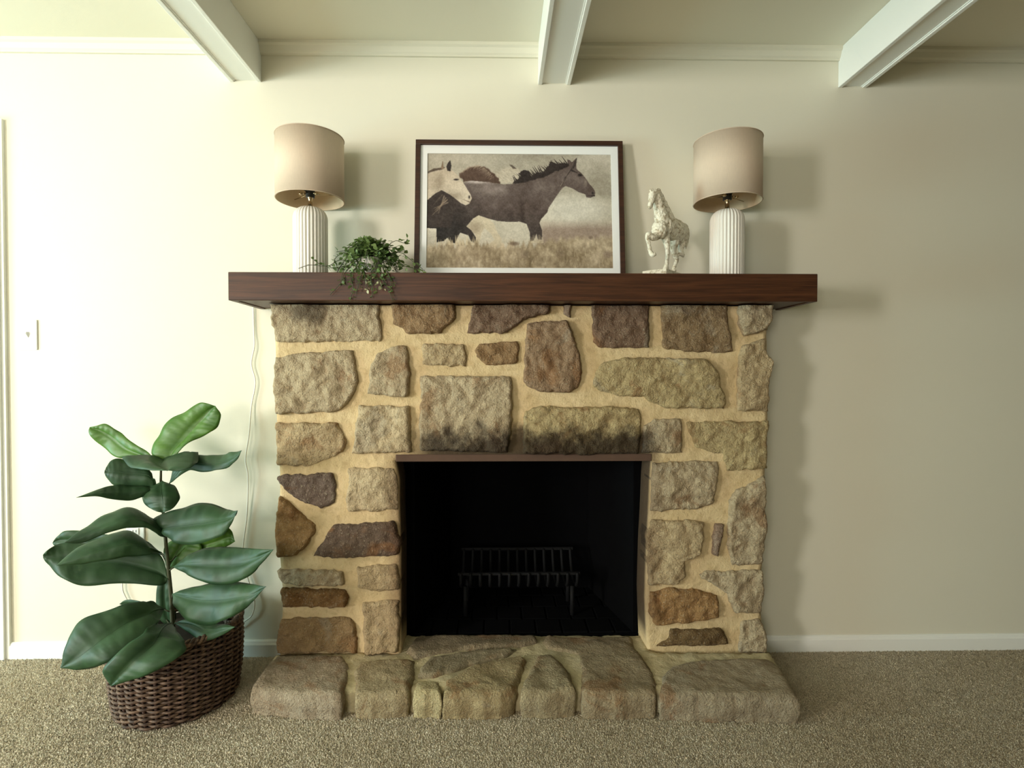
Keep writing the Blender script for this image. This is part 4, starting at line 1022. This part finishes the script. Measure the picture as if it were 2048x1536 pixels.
leaf([S3(A-.01,(350,1246)), S3(A-.06,(372,1262),(380,1250),(378,1238,.02)), S3(A-.11,(405,1282,-.01),(412,1262),(418,1246,.03)), S3(A-.14,(440,1272),(446,1258),(448,1248,.02)), S3(A-.15,(470,1254))], LEAF_D)

# ------------------------------------------------------------------ cord, switch, outlet
WY = D-.006
pth = [(507, 612), (508, 660), (509, 692), (503, 728), (511, 765), (503, 812), (498, 870), (491, 919), (496, 954), (494, 1029), (486, 1094), (488, 1130), (495, 1155), (509, 1202), (504, 1230), (489, 1243), (470, 1258), (420, 1262), (330, 1240), (270, 1216), (249, 1190), (245, 1165), (254, 1125), (270, 1096), (274, 1080), (275, 1062)]
cq = catmull([tuple(P(x, y, WY-(.012 if 5 < i < 9 else .004 if 1 < i < 24 else 0))) for i, (x, y) in enumerate(pth)], 6)
tag(MB().tube(cq, .0026, 8).build('power_cord', CORD, None, True), 'thin white lamp cord hanging down the wall behind the fiddle-leaf plant', 'cord')
def plate(name, px, py, w, h, label, cat):
    c_ = P(px, py, D); root = thing(name, label, cat, c_)
    b_ = MB().box(c_.x-w/2, c_.x+w/2, D-.006, D, c_.z-h/2, c_.z+h/2).build('plate', PLASTIC, root); bevel(b_, .0028, 3)
    return root, c_
r_, c_ = plate('light_switch', 57, 670, .074, .118, 'white toggle light switch on the wall beside the door casing', 'light switch')
vv = [(c_.x-.005, D-.006, c_.z-.012), (c_.x+.005, D-.006, c_.z-.012), (c_.x+.005, D-.006, c_.z+.012), (c_.x-.005, D-.006, c_.z+.012), (c_.x-.004, D-.018, c_.z+.004), (c_.x+.004, D-.018, c_.z+.004), (c_.x+.004, D-.016, c_.z+.012), (c_.x-.004, D-.016, c_.z+.012)]
mk('toggle', vv, [(0,3,2,1),(4,5,6,7),(0,1,5,4),(1,2,6,5),(2,3,7,6),(3,0,4,7)], PLASTIC, r_)
for dz in (-.030, .030):
    s_ = MB().lathe([(.0005, 0), (.0034, 0), (.0034, .0012), (.0005, .0016)], n=14).build('screw', BRASS, r_); s_.location = (0, -.006, dz); s_.rotation_euler = (math.pi/2, 0, 0)
r_, c_ = plate('wall_outlet', 272, 1072, .072, .116, 'white wall outlet half hidden behind the fiddle-leaf leaves', 'outlet')
for dz in (-.02, .02):
    f_ = MB().box(c_.x-.016, c_.x+.016, D-.0085, D-.006, c_.z+dz-.014, c_.z+dz+.014).build('receptacle', PLASTIC, r_); bevel(f_, .004, 3)
    for dx_ in (-.006, .006): MB().box(c_.x+dx_-.0012, c_.x+dx_+.0012, D-.0088, D-.0084, c_.z+dz-.004, c_.z+dz+.006).build('slot', SOCKET, f_)
